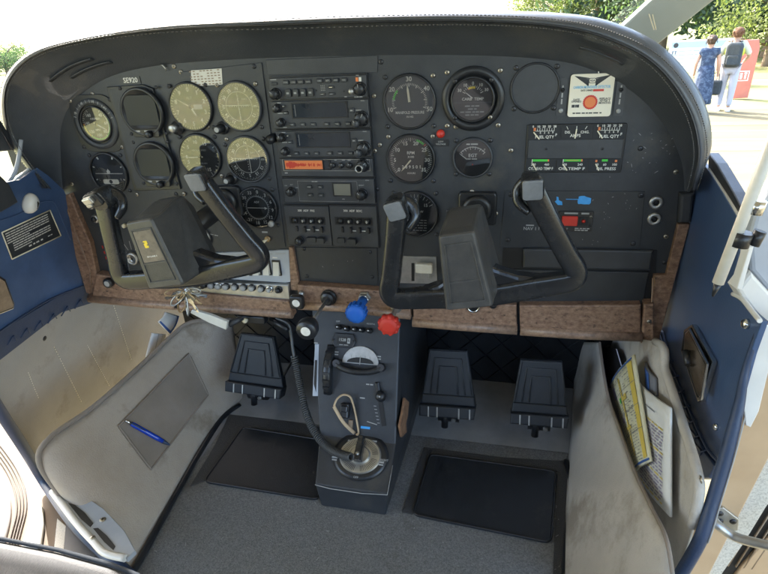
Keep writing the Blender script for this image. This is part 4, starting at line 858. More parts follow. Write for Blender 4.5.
a=pxp(493,306,.028); m=mb('bezel'); m.lathe(PF(.0225),[(.007,0),(.006,.005),(0,.006)],16,*a); tag(m.build('trim_button'),'small dark button in the wood trim right of the chrome-rimmed hole','button')
# ================================================================== CONTROL YOKES
YR=R_(10)
def loft(m,secs,sm=True,cap=True):
    n=len(secs[0]); V=[p for s_ in secs for p in s_]; F=[]
    for k in range(len(secs)-1):
        for i in range(n): j=(i+1)%n; F.append((k*n+i,k*n+j,(k+1)*n+j,(k+1)*n+i))
    m.add(V,F,sm)
    if cap: b=len(m.V)-len(V); m.F+= [tuple(b+i for i in range(n))[::-1],tuple(b+(len(secs)-1)*n+i for i in range(n))]; m.K+=[m.cur]*2; m.sm+=[False]*2
def yoke(label,cx,cz,left,sx):
    Y=-.155; t=thing('control_yoke',label,'control yoke',(cx,Y,cz),'control yokes')
    F=Fr((cx,Y,cz),(1,0,0),(0,0,1),(0,-1,0)).sub(0,0,0,YR)
    # one continuous handle: horn, grip, lower bar
    ctrl=[(-.091,.052,.012),(-.1005,.022,.010),(-.112,-.012,.007),(-.124,-.046,.003),(-.1335,-.071,0),(-.128,-.0855,0),(-.104,-.089,0),(-.072,-.091,0),(-.035,-.094,0),(0,-.095,0)]
    rad=[.0108,.0105,.0105,.0108,.0112,.0112,.0116,.0120,.0124,.0126]
    full=ctrl+[(-a,b,c) for a,b,c in ctrl[:-1]][::-1]; rr=rad+rad[:-1][::-1]
    pts=catmull([F.pt(*p) for p in full],90); 
    R=[]
    for k in range(91):
        s_=k/90*(len(rr)-1); i=min(int(s_),len(rr)-2); R.append(rr[i]+(rr[i+1]-rr[i])*(s_-i))
    m=mb('yoke'); m.tube(pts,R,28,ell=[1.34]*91,up=F.n,sq=.5)
    m.use('yoke')
    # webs joining the bar to the hub
    for sg in (1,-1):
        m.prism(F,[(sg*.015,-.046),(sg*.034,-.058),(sg*.058,-.070),(sg*.086,-.077),(sg*.112,-.077),(sg*.112,-.093),(sg*.06,-.098),(sg*.015,-.102)],-.014,.007,.005)
    m.build('handle',t)
    for sg in (-1,1):
        # horn head swept back towards the panel, with finger hook
        H=F.sub(sg*.090,.056,.012,sg*-.10); m=mb('yoke')
        sec=[]
        for (w,h,dx,dy,c) in ((.026,.030,0,.001,.016),(.0285,.033,0,0,.013),(.028,.034,0,0,.004),(.024,.032,-sg*.002,.003,-.008),(.018,.026,-sg*.004,.005,-.017),(.010,.016,-sg*.005,.006,-.022)):
            sec.append([H.pt(a+dx,b+dy,c+(b)*.35) for a,b in rrect(w,h,min(w,h)*.28,4)])
        loft(m,sec)
        m.tube(catmull([H.pt(-sg*.006,.008,-.012),H.pt(-sg*.017,-.006,-.014),H.pt(-sg*.017,-.022,-.008),H.pt(-sg*.004,-.034,-.001)],14),[.008,.0085,.009,.009,.009,.009,.0088,.0085,.0082,.008,.0078,.0075,.007,.0065,.006],12,ell=.8)
        hd=m.build('horn',t)
        G_=Fr(H.pt(0,.001,.0162),H.u,(H.v+H.n*.35))
        if left and sg==-1:
            m=mb('bezel'); m.prism(G_,rrect(.026,.022,.004,3,0,.004),0,.006,.002); m.use('alu'); m.prism(G_,rrect(.017,.011,.002,3,-.003,.008),.006,.012,.002); m.prism(G_,rrect(.010,.006,.002,3,-.008,.0),.006,.010,.001); m.build('trim_switch',t)
        else:
            m=mb('pad'); m.prism(G_,rrect(.0245,.0285,.004,4),0,.0028,.001); m.build('thumb_pad',t)
    # hub
    bk=[(-.028,.032),(.020,.032),(.034,-.090),(-.044,-.090)]
    def sec(P,c,r): 
        cxm=sum(a for a,b in P)/4; out=[]
        P=[Vector(p) for p in P]; N=4; r_=r
        for i in range(N):
            p0,p1,p2=P[i-1],P[i],P[(i+1)%N]; a=p1+(p0-p1).normalized()*r_; b=p1+(p2-p1).normalized()*r_
            for k in range(4):
                s_=k/3; q=(1-s_)**2*a+2*s_*(1-s_)*p1+s_*s_*b; out.append(F.pt(q.x,q.y,c))
        return out
    ft=[(-.033,.022),(.013,.022),(.0215,-.0885),(-.0425,-.0885)]
    m=mb('hub'); loft(m,[sec([(a*.75,b*.75-.012) for a,b in bk],-.052,.008),sec(bk,-.030,.007),sec([(a*1.0-.002,b) for a,b in bk],-.015,.007),sec([((a+.010)*1.07-.010,b*1.02) for a,b in ft],.030,.006),sec([((a+.010)*1.03-.010,b*1.0) for a,b in ft],.050,.005),sec([((a+.010)*.95-.010,b*.97-.001) for a,b in ft],.0535,.004)],sm=False)
    hub=m.build('hub',t,bevel=.0012)
    T=F.sub(-.010,-.032,.0535); k=[(-.0165,.040),(.0165,.040),(.0225,-.044),(-.0225,-.044)]
    m=mb('hub')   # raised rim round the inset
    def mix(y): return .0165+(.040-y)/.084*.006
    for P in ([(-mix(.040)-.0012,.0415),(mix(.04)+.0012,.0415),(mix(.04),.040),(-mix(.04),.040)],[(-mix(-.044),-.044),(mix(-.044),-.044),(mix(-.044)+.0012,-.0455),(-mix(-.044)-.0012,-.0455)],[(-mix(.04)-.0012,.0415),(-mix(.04),.040),(-mix(-.044),-.044),(-mix(-.044)-.0012,-.0455)],[(mix(.04),.040),(mix(.04)+.0012,.0415),(mix(-.044)+.0012,-.0455),(mix(-.044),-.044)]): m.prism(T,P,-.0005,.0016,.0004)
    m.prism(T,[(-mix(-.012),-.0128),(mix(-.012),-.0128),(mix(-.0145),-.0150),(-mix(-.0145),-.0150)],-.0004,.0012,.0003)
    m.build('inset_rim',hub)
    m=mb('hubinset'); m.prism(T,k,-.0004,.0002); m.build('inset',hub)
    if left:
        m=mb('badge'); m.prism(T,[(-mix(.038)+.0006,.0385),(mix(.038)-.0006,.0385),(mix(-.011)-.0006,-.0115),(-mix(-.011)+.0006,-.0115)],.0003,.0010,.0003); m.use('yellow'); m.prism(T,rrect(.007,.0115,.0012,3,-.002,.017),.001,.0013); m.use('badge'); m.box(T,-.0005,.002,.0150,.0168,.0013,.0016); m.box(T,-.0052,-.0035,.0188,.0205,.0013,.0016); m.use('white'); m.text(T,'SKYLANE II',0,-.003,.0036,.0013,fit=.018); m.build('badge',hub)
    # shaft through the panel
    m=mb('bezel'); m.cyl((sx,.0,cz-.015),(sx+(cx-sx)*.7,Y+.035,cz-.028),.0165,.0165,24); m.build('shaft',t)
    m=mb('bezel'); f=Fr((sx,-.0005,cz-.012),(1,0,0),(0,0,1),(0,-1,0)); m.prism(f,rrect(.062,.056,.006,3),0,.010,.003); m.lathe(f,[(.025,.009),(.0235,.018),(.018,.019)],28)
    o=m.build('shaft_collar'); tag(o,'square black collar where the %s yoke shaft enters the panel'%('left' if left else 'right'),'collar',)
    return t
yoke('right control yoke with two plain grey thumb pads and a blank recessed hub',.336,-.200,False,.336)
yoke('left control yoke with a brown badge on its hub and a silver horn switch',-.133,-.194,True,-.115)
# ================================================================== ENGINE CONTROLS
def plunger(name,label,col,px,py,L,col2,kr,kl,shaft='alu',sr=.0032,face=None,cr=.011):
    a=onY(px,py,-.028); t=thing(name,label,'control knob',(a.x,-.021,a.z)); f=Fr((a.x,-.0215,a.z),(1,0,0),(0,0,1),(0,-1,0))
    m=mb(col); m.lathe(f,[(cr*1.1,0),(cr*1.1,.004),(cr*.95,.006),(cr*.9,.012),(cr*.6,.014),(0,.014)],6 if col=='alu' else 24,sm=False); m.build('collar',t)
    m=mb(shaft); m.lathe(f,[(sr,.01),(sr,.012+L)],14); m.build('shaft',t)
    m=mb(col2); m.lathe(f,kr(.012+L),32); 
    k=m.build('knob',t)
    if face: m=mb(face[0]); m.lathe(f,[(face[1],.012+L+kl+.0003),(0,.012+L+kl+.001)],24,sm=False); m.build('knob_face',k)
    return t,f,L
plunger('throttle','black throttle plunger pulled out on a thin shaft, its round knob capped in white','bezel',328,298.5,.098,'bezel',lambda z:[(.005,z-.022),(.010,z-.016),(.015,z-.008),(.0185,z+.002),(.0185,z+.012),(.016,z+.016),(0,z+.016)],.016,face=('white',.0085),cr=.014)
def blu(z): return [(.006,z-.012),(.0085,z-.008),(.0095,z),(.017,z+.006),(.0175,z+.022),(.014,z+.026),(.008,z+.027),(0,z+.027)]
t,f,L=plunger('propeller_control','blue ribbed propeller control knob on a hexagonal silver collar','alu',364,298.5,.032,'blueknob',blu,.027,sr=.0085,shaft='blueknob')
m=mb('blueknob')
for i in range(14):
    g=f.sub(0,0,0,i*2*PI/14); m.box(g,.0150,.0185,-.0022,.0022,.050,.066,.001)
m.build('knob_ribs',t)
t,f,L=plunger('mixture_control','red lobed mixture control knob on a short metal shaft','alu',396.5,307,.048,'redknob',lambda z:[(.007,z-.004),(.013,z),(.0175,z+.005),(.0178,z+.014),(.0135,z+.019),(.007,z+.020),(0,z+.020)],.020,sr=.0045)
m=mb('redknob')
for i in range(9): a=i*2*PI/9; m.lathe(f.sub(.0155*math.cos(a),.0155*math.sin(a)),[(.0045,.065),(.0045,.073),(.003,.077),(0,.077)],10)
m.build('knob_ribs',t)
a=onY(297,302,-.04); t=thing('cowl_control','small square black knob with a pale round face, above the black throttle','control knob',(a.x,-.02,a.z)); f=Fr((a.x,-.0215,a.z),(1,0,0),(0,0,1),(0,-1,0))
m=mb('bezel'); m.prism(f,rrect(.027,.027,.006,4),.014,.024,.003); m.cyl(f.pt(0,0,0),f.pt(0,0,.016),.006); m.build('knob',t); m=mb('white'); m.lathe(f,[(.0075,.0242),(0,.025)],20,sm=False); m.build('knob_face',t)
a=pxp(302,293,.022); m=mb('alu'); m.lathe(PF(.0222),[(.0055,0),(.005,.006),(0,.007)],12,*a); tag(m.build('lock_pin'),'tiny silver pin in the trim right above the square black knob','pin')
# ================================================================== CENTRE PEDESTAL
PX0,PX1=.088,.196; A_=Vector((0,-.002,-.425)); B_=Vector((0,-.125,-.625)); C_=Vector((0,-.205,-.668)); D_=Vector((0,-.205,FLOOR+.002))
ped=thing('pedestal','black centre pedestal sloping from the trim down to a low box on the carpet','pedestal',(.14,-.1,FLOOR))
def secx(yz,x0,x1): return [Vector((x0,yz[0],yz[1])),Vector((x1,yz[0],yz[1]))]
prof=[(.03,-.40,.022,.197),(A_.y,A_.z,.022,.198),(B_.y,B_.z,.058,.206),(C_.y,C_.z,.072,.206),(D_.y,D_.z,.078,.200)]
m=mb('panel'); V=[];
for y,z,a,b in prof: V+=[Vector((a,y,z)),Vector((b,y,z)),Vector((b+.012,.18,max(z,FLOOR+.001) if z<-.42 else z)),Vector((a-.004,.18,z))]
F_=[]
for k in range(4):
    for i,j in ((0,1),(1,2),(3,0)): F_.append((k*4+i,(k+1)*4+i,(k+1)*4+j,k*4+j))
m.add(V,F_,False); m.build('body',ped,bevel=.003,weld=True)
m=mb('dimwhite'); m.tube([Vector((.0725,-.2055,-.6675)),Vector((.10,-.2065,-.671)),Vector((.16,-.2065,-.6715)),Vector((.2055,-.2055,-.6675)),Vector((.2065,-.16,-.643))],.0008,6); m.build('worn_edge',ped)
FP=Fr(Vector((.14,A_.y,A_.z)),(1,0,0),(A_-B_)); FB=Fr(Vector((.14,C_.y,C_.z)),(1,0,0),(B_-C_))
FP.o=FP.o+FP.n*.0006; FB.o=FB.o+FB.n*.0006
for i,(x,y) in enumerate([(340,327),(348,328.7),(356,329.3),(362.8,330),(370.5,330.8)]):
    a=FP.px(x,y); m=mb('bezel'); m.lathe(FP,[(.0052,0),(.0052,.002),(.0036,.003),(.003,.012),(.0045,.014),(.0042,.018),(0,.019)],14,*a); m.use('alu'); m.lathe(FP,[(.0015,.0192),(0,.0195)],8,*a)
    tag(m.build('light_dimmer'),['leftmost','second from the left','middle','fourth from the left','rightmost'][i]+' of five tiny black knobs at the top of the pedestal','knob','tiny black knobs atop the pedestal')
m=mb('dimwhite'); a=FP.px(338,321.5); m.text(FP,'OFF',a[0],a[1],.0045,.0004); a=FP.px(371,324); m.text(FP,'PEDESTAL',a[0],a[1],.0038,.0004); 
for q in ((318,0),): pass
for (x,y,w,n_) in ((316.5,343,.009,1),(337,352,.011,1),(337,354.5,.009,1),(379,356.5,.013,1),(379,359,.013,1),(370,384.5,.015,2),(363,398,.012,1)):
    a=FP.px(x,y); m.bars(FP,a[0]-w/2,a[0]+w/2,a[1],.0022,.0004,n_)
for i in range(6): a=FP.px(375.3+i*.7,406+i*3.4); m.box(FP,a[0]-.003,a[0]+.002,a[1]-.0005,a[1]+.0005,.0002,.0006)
a=FP.px(372,423); m.box(FP.sub(a[0],a[1],0,-.2),-.010,.010,-.0007,.0007,.0002,.0006); m.build('lettering',ped)
# hour meter
a=FP.px(344.3,340.5); g=FP.sub(*a); t=thing('hour_meter','small black-framed hour counter with white digits on the upper pedestal','hour meter',g.o); m=mb('bezel'); m.prism(g,[(-.024,0),(-.018,.0135),(.018,.0135),(.024,0),(.018,-.0135),(-.018,-.0135)],.0,.004,.0012); m.build('frame',t)
m=mb('recess'); m.box(g,-.0135,.0135,-.007,.007,.004,.0045); m.use('dimwhite'); m.box(g,.0075,.013,-.005,.005,.0046,.005); m.text(g,'1528',-.0028,.001,.0075,.0048); m.bars(g,-.008,.012,-.0082,.0012,.0048,2); m.use('plate'); m.text(g,'6',.0102,.0005,.0075,.0053); m.build('counter',t)
for sg in (-1,1): screw(t,g,sg*.020,0,.0022,'darkscrew',.004)
# rudder trim: silver half disc and curved grip
a=FP.px(360.5,364); g=FP.sub(*a); t=thing('rudder_trim','silver half-disc trim indicator with a black curved thumb rail below it on the pedestal','trim control',g.o)
m=mb('alu'); m.prism(g,[(.036*math.cos(R_(x)),.034*math.sin(R_(x))) for x in range(0,181,12)],.0,.003,.0008); m.build('half_disc',t)
m=mb('recess'); m.prism(g,[(.026*math.cos(R_(x)),.0105*math.sin(R_(x))+.002) for x in range(0,181,15)],.0031,.0045); m.use('dimwhite'); m.box(g,-.0006,.0006,-.001,.016,.005,.0055)
for i in (-2,-1,1,2): m.box(g,i*.009-.0005,i*.009+.0005,.011,.016,.0033,.0037)
m.build('pointer',t)
m=mb('bezel'); pts=[g.pt(.045*math.sin(R_(x)),.012-.026*math.cos(R_(x)*.8),.010+.004*math.cos(R_(x))) for x in range(-74,75,6)]; m.tube(pts,.0062,12); 
for x in range(-60,61,15):
    c=g.pt(.045*math.sin(R_(x)),.012-.026*math.cos(R_(x)*.8),.013); m.cyl(c,c+g.n*.006,.003,.002,8)
m.use('darkscrew'); m.cyl(pts[0]-g.n*.01,pts[0]+g.n*.006,.008,.007,16); m.cyl(pts[-1]-g.n*.01,pts[-1]+g.n*.006,.008,.007,16); m.build('thumb_rail',t)
# elevator trim wheel
c=hit(329,371,FP.pt(0,0,0),FP.n); t=thing('elevator_trim_wheel','upright black knurled trim wheel seen edge-on at the left side of the pedestal','trim wheel',c)
c=hit(333,370,FP.pt(0,0,0),FP.n)-FP.n*.040; WX=Fr(Vector((c.x-.014,c.y,c.z)),(0,1,0),(0,0,1)); m=mb('bezel'); m.lathe(WX,[(.050,0),(.060,0),(.062,.003),(.062,.012),(.060,.015),(.045,.015),(.040,.011),(0,.011)],56)
for i in range(28): g=WX.sub(0,0,0,i*2*PI/28); m.box(g,.0605,.0645,-.0022,.0022,.001,.014,.001)
m.build('wheel',t)
m=mb('greypaint'); q=[FP.px(*p) for p in ((315,344),(319,344),(318,396),(312.5,396))]; m.prism(FP,q,-.02,.0005,.0005); m.use('recess'); q=[FP.px(*p) for p in ((315.2,360),(317.2,360),(316.2,392),(314,384))]; m.prism(FP,q,.0006,.0012); m.build('indicator_plate',t)
# cowl flap lever
a0=FP.px(377.5,382); a1=FP.px(384,426); t=thing('cowl_flap_lever','small round lever in a vertical slot with tick marks, right side of the pedestal','lever',FP.pt(*a0)); d=Vector((a1[0]-a0[0],a1[1]-a0[1])); g=FP.sub(a0[0],a0[1],0,math.atan2(d.y,d.x)); m=mb('recess'); m.box(g,0,d.length,-.0042,.0042,0,.0006); m.build('slot',t)
m=mb('bezel'); m.box(g,0,.022,-.004,.004,.0007,.006,.002); m.lathe(g,[(.009,.003),(.0105,.008),(.009,.014),(.004,.017),(0,.0175)],22,.026,.004); m.use('dimwhite'); m.lathe(g,[(.0016,.0176),(0,.018)],8,.026,.004); m.build('knob',t)
a=FP.px(365.5,427.5); m=mb('tapeblue'); m.box(FP,a[0]-.009,a[0]+.009,a[1]-.0022,a[1]+.0022,.0004,.0012); tag(m.build('blue_strip'),'short blue strip at the foot of the sloping pedestal face','label')
# microphone on its clip with tan loop
t=thing('loop_strap','tan cord loop hanging over a black clip on the lower pedestal','loop',FP.pt(*FP.px(347,415)))
L_=[(338.5,404),(341,397),(346,393.5),(351.5,395),(354.5,400),(356,412),(359,432.5),(356.5,434),(354.5,431),(346,420)]
q=[FP.px(x,y) for x,y in [(337.5,405),(340,398),(345.5,394),(351,395.5),(353.5,401),(356,413),(358.8,432),(356.5,434)]]; q2=[FP.px(x,y) for x,y in [(355,433),(345,421),(337.5,405)]]
m=mb('rope'); m.tube(catmull([FP.pt(a,b,.022-.0035*i) for i,(a,b) in enumerate(q)],40),.0034,8,ell=.55); m.tube(catmull([FP.pt(q2[0][0],q2[0][1],.003),FP.pt(q2[1][0],q2[1][1],.012),FP.pt(q2[2][0],q2[2][1],.022)],14),.0032,8,ell=.55); m.build('cord',t)
a=FP.px(346,410); g=FP.sub(*a); m=mb('bezel'); m.prism(g,rrect(.017,.028,.003,3),0,.014,.003); m.prism(g,rrect(.013,.012,.002,3,.001,.004),.014,.019,.002); m.use('ribbrown'); m.box(FP.sub(*FP.px(351,424)),-.004,.004,-.008,.008,0,.006,.001); m.build('clip',t)
# fuel selector
a=FB.px(360.5,456); g=FB.sub(a[0],a[1]); t=thing('fuel_selector','round silver ribbed fuel selector plate with a black pointer handle, on the pedestal box','fuel selector',g.o)
m=mb('bezel'); m.lathe(g,[(.052,0),(.052,.002),(.044,.0035),(0,.0035)],44,sy=.86); m.build('surround',t)
m=mb('alu'); m.lathe(g,[(.039,.0035),(.037,.006),(.020,.0065),(.017,.010),(0,.010)],44,sm=False,sy=.86); m.use('recess')
for i in range(64): 
    aa=2*PI*i/64; 
    if i%16 in (0,1,15): continue
    p0=g.pt(.023*math.cos(aa),.86*.023*math.sin(aa),.0068); p1=g.pt(.034*math.cos(aa),.86*.034*math.sin(aa),.0068); dv=(p1-p0).normalized().cross(g.n)*.0004; m.add([p0-dv,p0+dv,p1+dv,p1-dv],[(0,1,2,3)],False)
m.build('plate',t)
m=mb('yoke'); loft(m,[[g.pt(x*w,y,c) for x,y in ((-1,-.014),(1,-.014),(.8,.030),(-.8,.030))] for w,c in ((.0075,.010),(.0075,.022),(.005,.027))],sm=False); hb=m.build('handle',t,bevel=.001)
m=mb('alu'); m.lathe(g,[(.0042,.027),(.003,.029),(0,.029)],12,0,-.004); m.build('screw',hb)
m=mb('dimwhite')
for d,s_ in ((0,'BOTH'),(-90,'LEFT'),(95,'RIGHT'),(180,'OFF')): r=.046; m.text(g,s_,r*math.sin(R_(d)),.86*r*math.cos(R_(d)),.0052,.004)
for q in ((352,441.5),(375,442),(382,463),(336,458)): a=FB.px(*q); m.bars(FB,a[0]-.007,a[0]+.007,a[1],.003,.004,1); m.bars(FB,a[0]-.006,a[0]+.006,a[1]-.0045,.0025,.004,1)
m.build('lettering',t)
q=[Vector((.2105,y,z)) for y,z in ((-.03,-.60),(-.05,-.58),(-.045,-.63),(-.055,-.67),(-.035,-.69),(-.02,-.66),(-.022,-.62))]
q=[at(x,y,0,.2135) for x,y in ((405,398),(409,402),(408,416),(406,424),(407,432),(402,437),(400,426),(403,412))]
m=mb('torn'); m.add(q+[p-Vector((.004,0,0)) for p in q],[tuple(range(8)),tuple(range(15,7,-1))]+[(i,8+i,8+(i+1)%8,(i+1)%8) for i in range(8)],False); tag(m.build('torn_foam'),'ragged brown scrap of torn foam on the right flank of the pedestal','foam')
# coiled microphone cord
pc=[onY(x,y,d) for x,y,d in [(276,318,.0),(288,324,-.005),(291.5,338,-.01),(293,350,-.02),(297,370,-.035),(301,390,-.055),(306,412,-.085),(314,431,-.12),(326,446,-.15),(338,453,-.17),(351,457,-.185)]]
P=catmull(pc,60); t=thing('microphone_cord','grey coiled microphone cord drooping from under the trim to the fuel selector','cord',P[0])
m=mb('cord'); m.tube(P[:22],.0032,8); m.build('lead',t)
path=P[20:]; dense=catmull(path,1000); hel=[]; prev=None
for i,p in enumerate(dense[:-1]):
    tn=(dense[i+1]-p).normalized(); a=tn.orthogonal() if prev is None else prev-tn*prev.dot(tn); a.normalize(); prev=a; b=tn.cross(a); w=i*2*PI/15.; hel.append(p+(a*math.cos(w)+b*math.sin(w))*.0060)
m=mb('cord'); m.tube(hel,.0018,5); m.build('coil',t)
a=onY(283,324,-.02); m=mb('bezel'); m.cyl(onY(271,319,-.0),onY(288,330,-.02),.006,.0045,12); tag(m.build('cord_plug'),'black plug end of the coiled cord tucked under the left of the centre trim','plug')
# parking brake strap, bits under the left trim
m=mb('ivory'); q=[onY(*p,-.05) for p in ((194,308),(212,313),(229.5,320),(228,328),(211,321),(192,311))]; n0=(q[1]-q[0]).cross(q[4]-q[0]).normalized(); m.add(q+[p-n0*.008 for p in q],[(0,1,2,3,4,5),(11,10,9,8,7,6)]+[(i,6+i,6+(i+1)%6,(i+1)%6) for i in range(6)],False); t=thing('brake_handle','flat cream handle with a dark tip sticking out under the bunch of keys','handle',q[2]); m.build('grip',t,bevel=.0015)
m=mb('face'); m.tube([onY(229,324,-.046),onY(236,321,-.04),onY(243,318,-.03)],[.007,.006,.004],10); m.build('tip',t)
a=onY(245,320.5,-.02); t=thing('under_trim_knob','black bracket with one small white knob hanging under the trim above the left pedal','knob',a); m=mb('bezel'); f=Fr(a,(1,0,0),(0,0,1),(0,-1,0)); m.prism(f,rrect(.06,.016,.003,2,.01,-.001),-.02,-.004,.002); m.build('bracket',t); m=mb('cream'); m.lathe(f,[(.0052,-.004),(.0052,.003),(.003,.005),(0,.0055)],14); m.build('knob',t)
# bunch of keys
t=thing('key_bunch','bunch of shiny metal keys and rings dangling below the left yoke','keys',onY(184,291,-.05))
m=mb('chrome'); c=onY(185,291,-.055); m.tube([c+Vector((.012*math.cos(2*PI*i/24),-.004*math.sin(2*PI*i/24),.010*math.sin(2*PI*i/24))) for i in range(24)],.0012,6,closed=True); m.tube([c,c+Vector((0,.05,.02))],.002,8); m.build('key_ring',t)
rk=random.Random(12)
for i,(x,y) in enumerate([(165,293),(168,299),(171,305),(177,308),(182,311),(187,308),(190,314),(196,310),(203,305),(206,298),(201,291),(195,302),(175,298),(199,297)]):
    e=onY(x+rk.uniform(-2,2),y+rk.uniform(-2,2),-.055-rk.uniform(0,.022)); d=e-c; L=d.length; d.normalize(); w=d.cross(Vector((0,-1,0))).normalized(); w=(w*.8+Vector((0,-1,0))*rk.uniform(-.9,.9)).normalized(); nn_=d.cross(w)
    if i%2:
        m=mb('chrome'); bow=[c+d*(L*.34+L*.30*math.cos(2*PI*k/16))+w*(.0085*math.sin(2*PI*k/16)) for k in range(16)]
        m.add([p+nn_*.0008 for p in bow]+[p-nn_*.0008 for p in bow],[tuple(range(16)),tuple(range(31,15,-1))]+[(k,16+k,16+(k+1)%16,(k+1)%16) for k in range(16)],False)
        m.box(Fr(c+d*L*.6,d,w),0,L*.42,-.0032,.0032,-.0008,.0008,.0003); m.box(Fr(c+d*L*.6,d,w),L*.12,L*.2,-.0042,-.0031,-.0007,.0007)
    else:
        m=mb('alu' if i%4 else 'brass'); m.tube([c+d*(L*.56+L*.44*math.cos(2*PI*k/20))+w*(.0065*math.sin(2*PI*k/20)) for k in range(20)],.0017,7,closed=True,ell=.7)
    m.build('key',t)
# ================================================================== RUDDER PEDALS
def pedal(label,TL,TR,BL,BR,yt,yb):
    a,b,c,d=onY(*TL,yt),onY(*TR,yt),onY(*BL,yb),onY(*BR,yb); o=(a+b+c+d)/4
    t=thing('rudder_pedal',label,'pedal',o,'rudder pedals'); U=(b-a).normalized(); mid=(c+d)/2; top=(a+b)/2; F=Fr(mid,U,top-mid); F=Fr(mid,U,F.v)
    if F.n.y>0: F.n=-F.n
    H=(top-mid).length; wt=(b-a).length/2; wb=(d-c).length/2
    m=mb('rubber'); m.prism(F,[(-wb,0),(wb,0),(wt,H),(-wt,H)],-.012,0,.002); m.build('pad',t)
    m=mb('face')
    for s_,h0 in ((.93,.97),(.66,.82),(.40,.64)):
        L=[(-wb*s_,H*.04),(-(wb+(wt-wb)*h0)*s_,H*h0),((wb+(wt-wb)*h0)*s_,H*h0),(wb*s_,H*.04)]
        m.tube([F.pt(x,y,.0012) for x,y in L],.0016,6)
    m.build('ribs',t)
    m=mb('rubber'); h2=H*.47; m.prism(F,[(-wb*1.06,-h2*.48),(wb*1.06,-h2*.48),(wb*1.0,0),(-wb*1.0,0)],-.02,-.001,.003)
    lip=Fr(F.pt(0,-h2*.48,0),U,(F.v*.75-F.n*.0+Vector((0,0,0.4))).normalized()); 
    m.prism(F,[(-wb*1.08,-h2),(wb*1.02,-h2),(wb*1.08,-h2*.46),(-wb*1.08,-h2*.46)],-.02,.010,.003); l=m.build('lip',t)
    for x in (-.72,-.38,.45,.86): m=mb('alu'); m.box(F,wb*x-.0014,wb*x+.0014,-h2*.98,-h2*.5,.0102,.0115,.0004); m.build('lip_bar',l)
    m=mb('bezel'); c0=F.pt(0,-h2*.8,-.02); m.cyl(c0+Vector((-.02,.0,-.006)),c0+Vector((.022,.0,-.006)),.020,.020,20); m.cyl(c0+Vector((.0,-.01,-.006)),Vector((c0.x,c0.y+.06,-.66)),.016,.02,14); m.cyl(c0+Vector((-.006,-.02,-.03)),c0+Vector((-.006,-.012,.01)),.007,.007,10); m.build('arm',t); m=mb('alu'); m.cyl(c0+Vector((.012,-.026,-.008)),c0+Vector((.012,-.020,-.008)),.0045,.0045,6); m.tube([c0+Vector((.018,.01,-.006)),c0+Vector((.02,.07,-.03)),c0+Vector((.02,.15,-.02))],.003,8); m.build('linkage',t)
pedal('left pilot rudder pedal alone at the far left, partly beside the coiled cord',(240,333),(273,337),(230,375),(281,376),.03,.0)
pedal('rudder pedal just right of the pedestal, the left one of the right-hand pair',(430,349),(468,351),(422,394),(474,397),.03,.0)
pedal('right rudder pedal of the right-hand pair, nearest the right kick panel',(522,359.5),(564,362),(513,402),(567,407),.03,.0)
# ================================================================== FLOOR MATS
def mat_(label,P):
    q=[onZ(x,y,FLOOR+.006) for x,y in P]; t=thing('heel_mat',label,'mat',(sum(p.x for p in q)/4,sum(p.y for p in q)/4,FLOOR),'black rubber heel mats')
    pl=[(p.x,p.y) for p in q]; Q=[]; r=.012
    for i in range(4):
        p0,p1,p2=Vector(pl[i-1]),Vector(pl[i]),Vector(pl[(i+1)%4]); a=p1+(p0-p1).normalized()*r; b=p1+(p2-p1).normalized()*r
        for k in range(5): s_=k/4; v=(1-s_)**2*a+2*s_*(1-s_)*p1+s_*s_*b; Q.append((v.x,v.y))
    m=mb('rubber'); m.prism(XY,Q,.001,.0055,.0015); m.build('pad',t); m=mb('bezel'); m.tube([XY.pt(a,b,.0055) for a,b in Q],.0022,6,closed=True); m.build('edge',t)
mat_('black rubber heel mat left of the pedestal on the grey carpet',[(243,427),(330,441),(318,499),(204,481)])
mat_('black rubber heel mat right of the pedestal on the grey carpet',[(430,454),(556,471),(551,542),(413,514)])
m=mb('carpetdark'); q=[onZ(x,y,FLOOR+.002) for x,y in ((232,408),(285,420),(335,430),(335,443),(243,427),(204,481),(190,486),(215,445))]; m.prism(XY,[(p.x,p.y) for p in q],.0005,.002); struct('carpet_border_left',m)
m=mb('carpetdark'); q=[onZ(x,y,FLOOR+.002) for x,y in ((424,447),(500,457),(566,461),(570,470),(566,574),(553,574),(557,471),(430,454),(413,514),(402,512))]; m.prism(XY,[(p.x,p.y) for p in q],.0005,.002); struct('carpet_border_right',m)
m=mb('bezel'); m.tube(catmull([onZ(x,y,FLOOR+.006) for x,y in ((566,461),(571,480),(569,520),(565,580))],20),.006,8); m.tube(catmull([onZ(x,y,FLOOR+.005) for x,y in ((240,405),(222,418),(200,452),(170,505),(140,560),(120,590))],20),.006,8); struct('carpet_edging',m)
m=mb('dimwhite')
for i in range(70):
    x,y=random.uniform(140,560),random.uniform(500,572); p=onZ(x,y,FLOOR)
    a=random.uniform(0,PI); s_=random.uniform(.0003,.0009); L=s_*random.choice([1,1,1.5,4]); m.box(XY.sub(p.x,p.y,0,a),-L,L,-s_*.5,s_*.5,.0012,.0022)
tag(m.build('carpet_crumbs'),'scattered pale crumbs and fibres on the grey carpet','crumbs',kind='stuff')
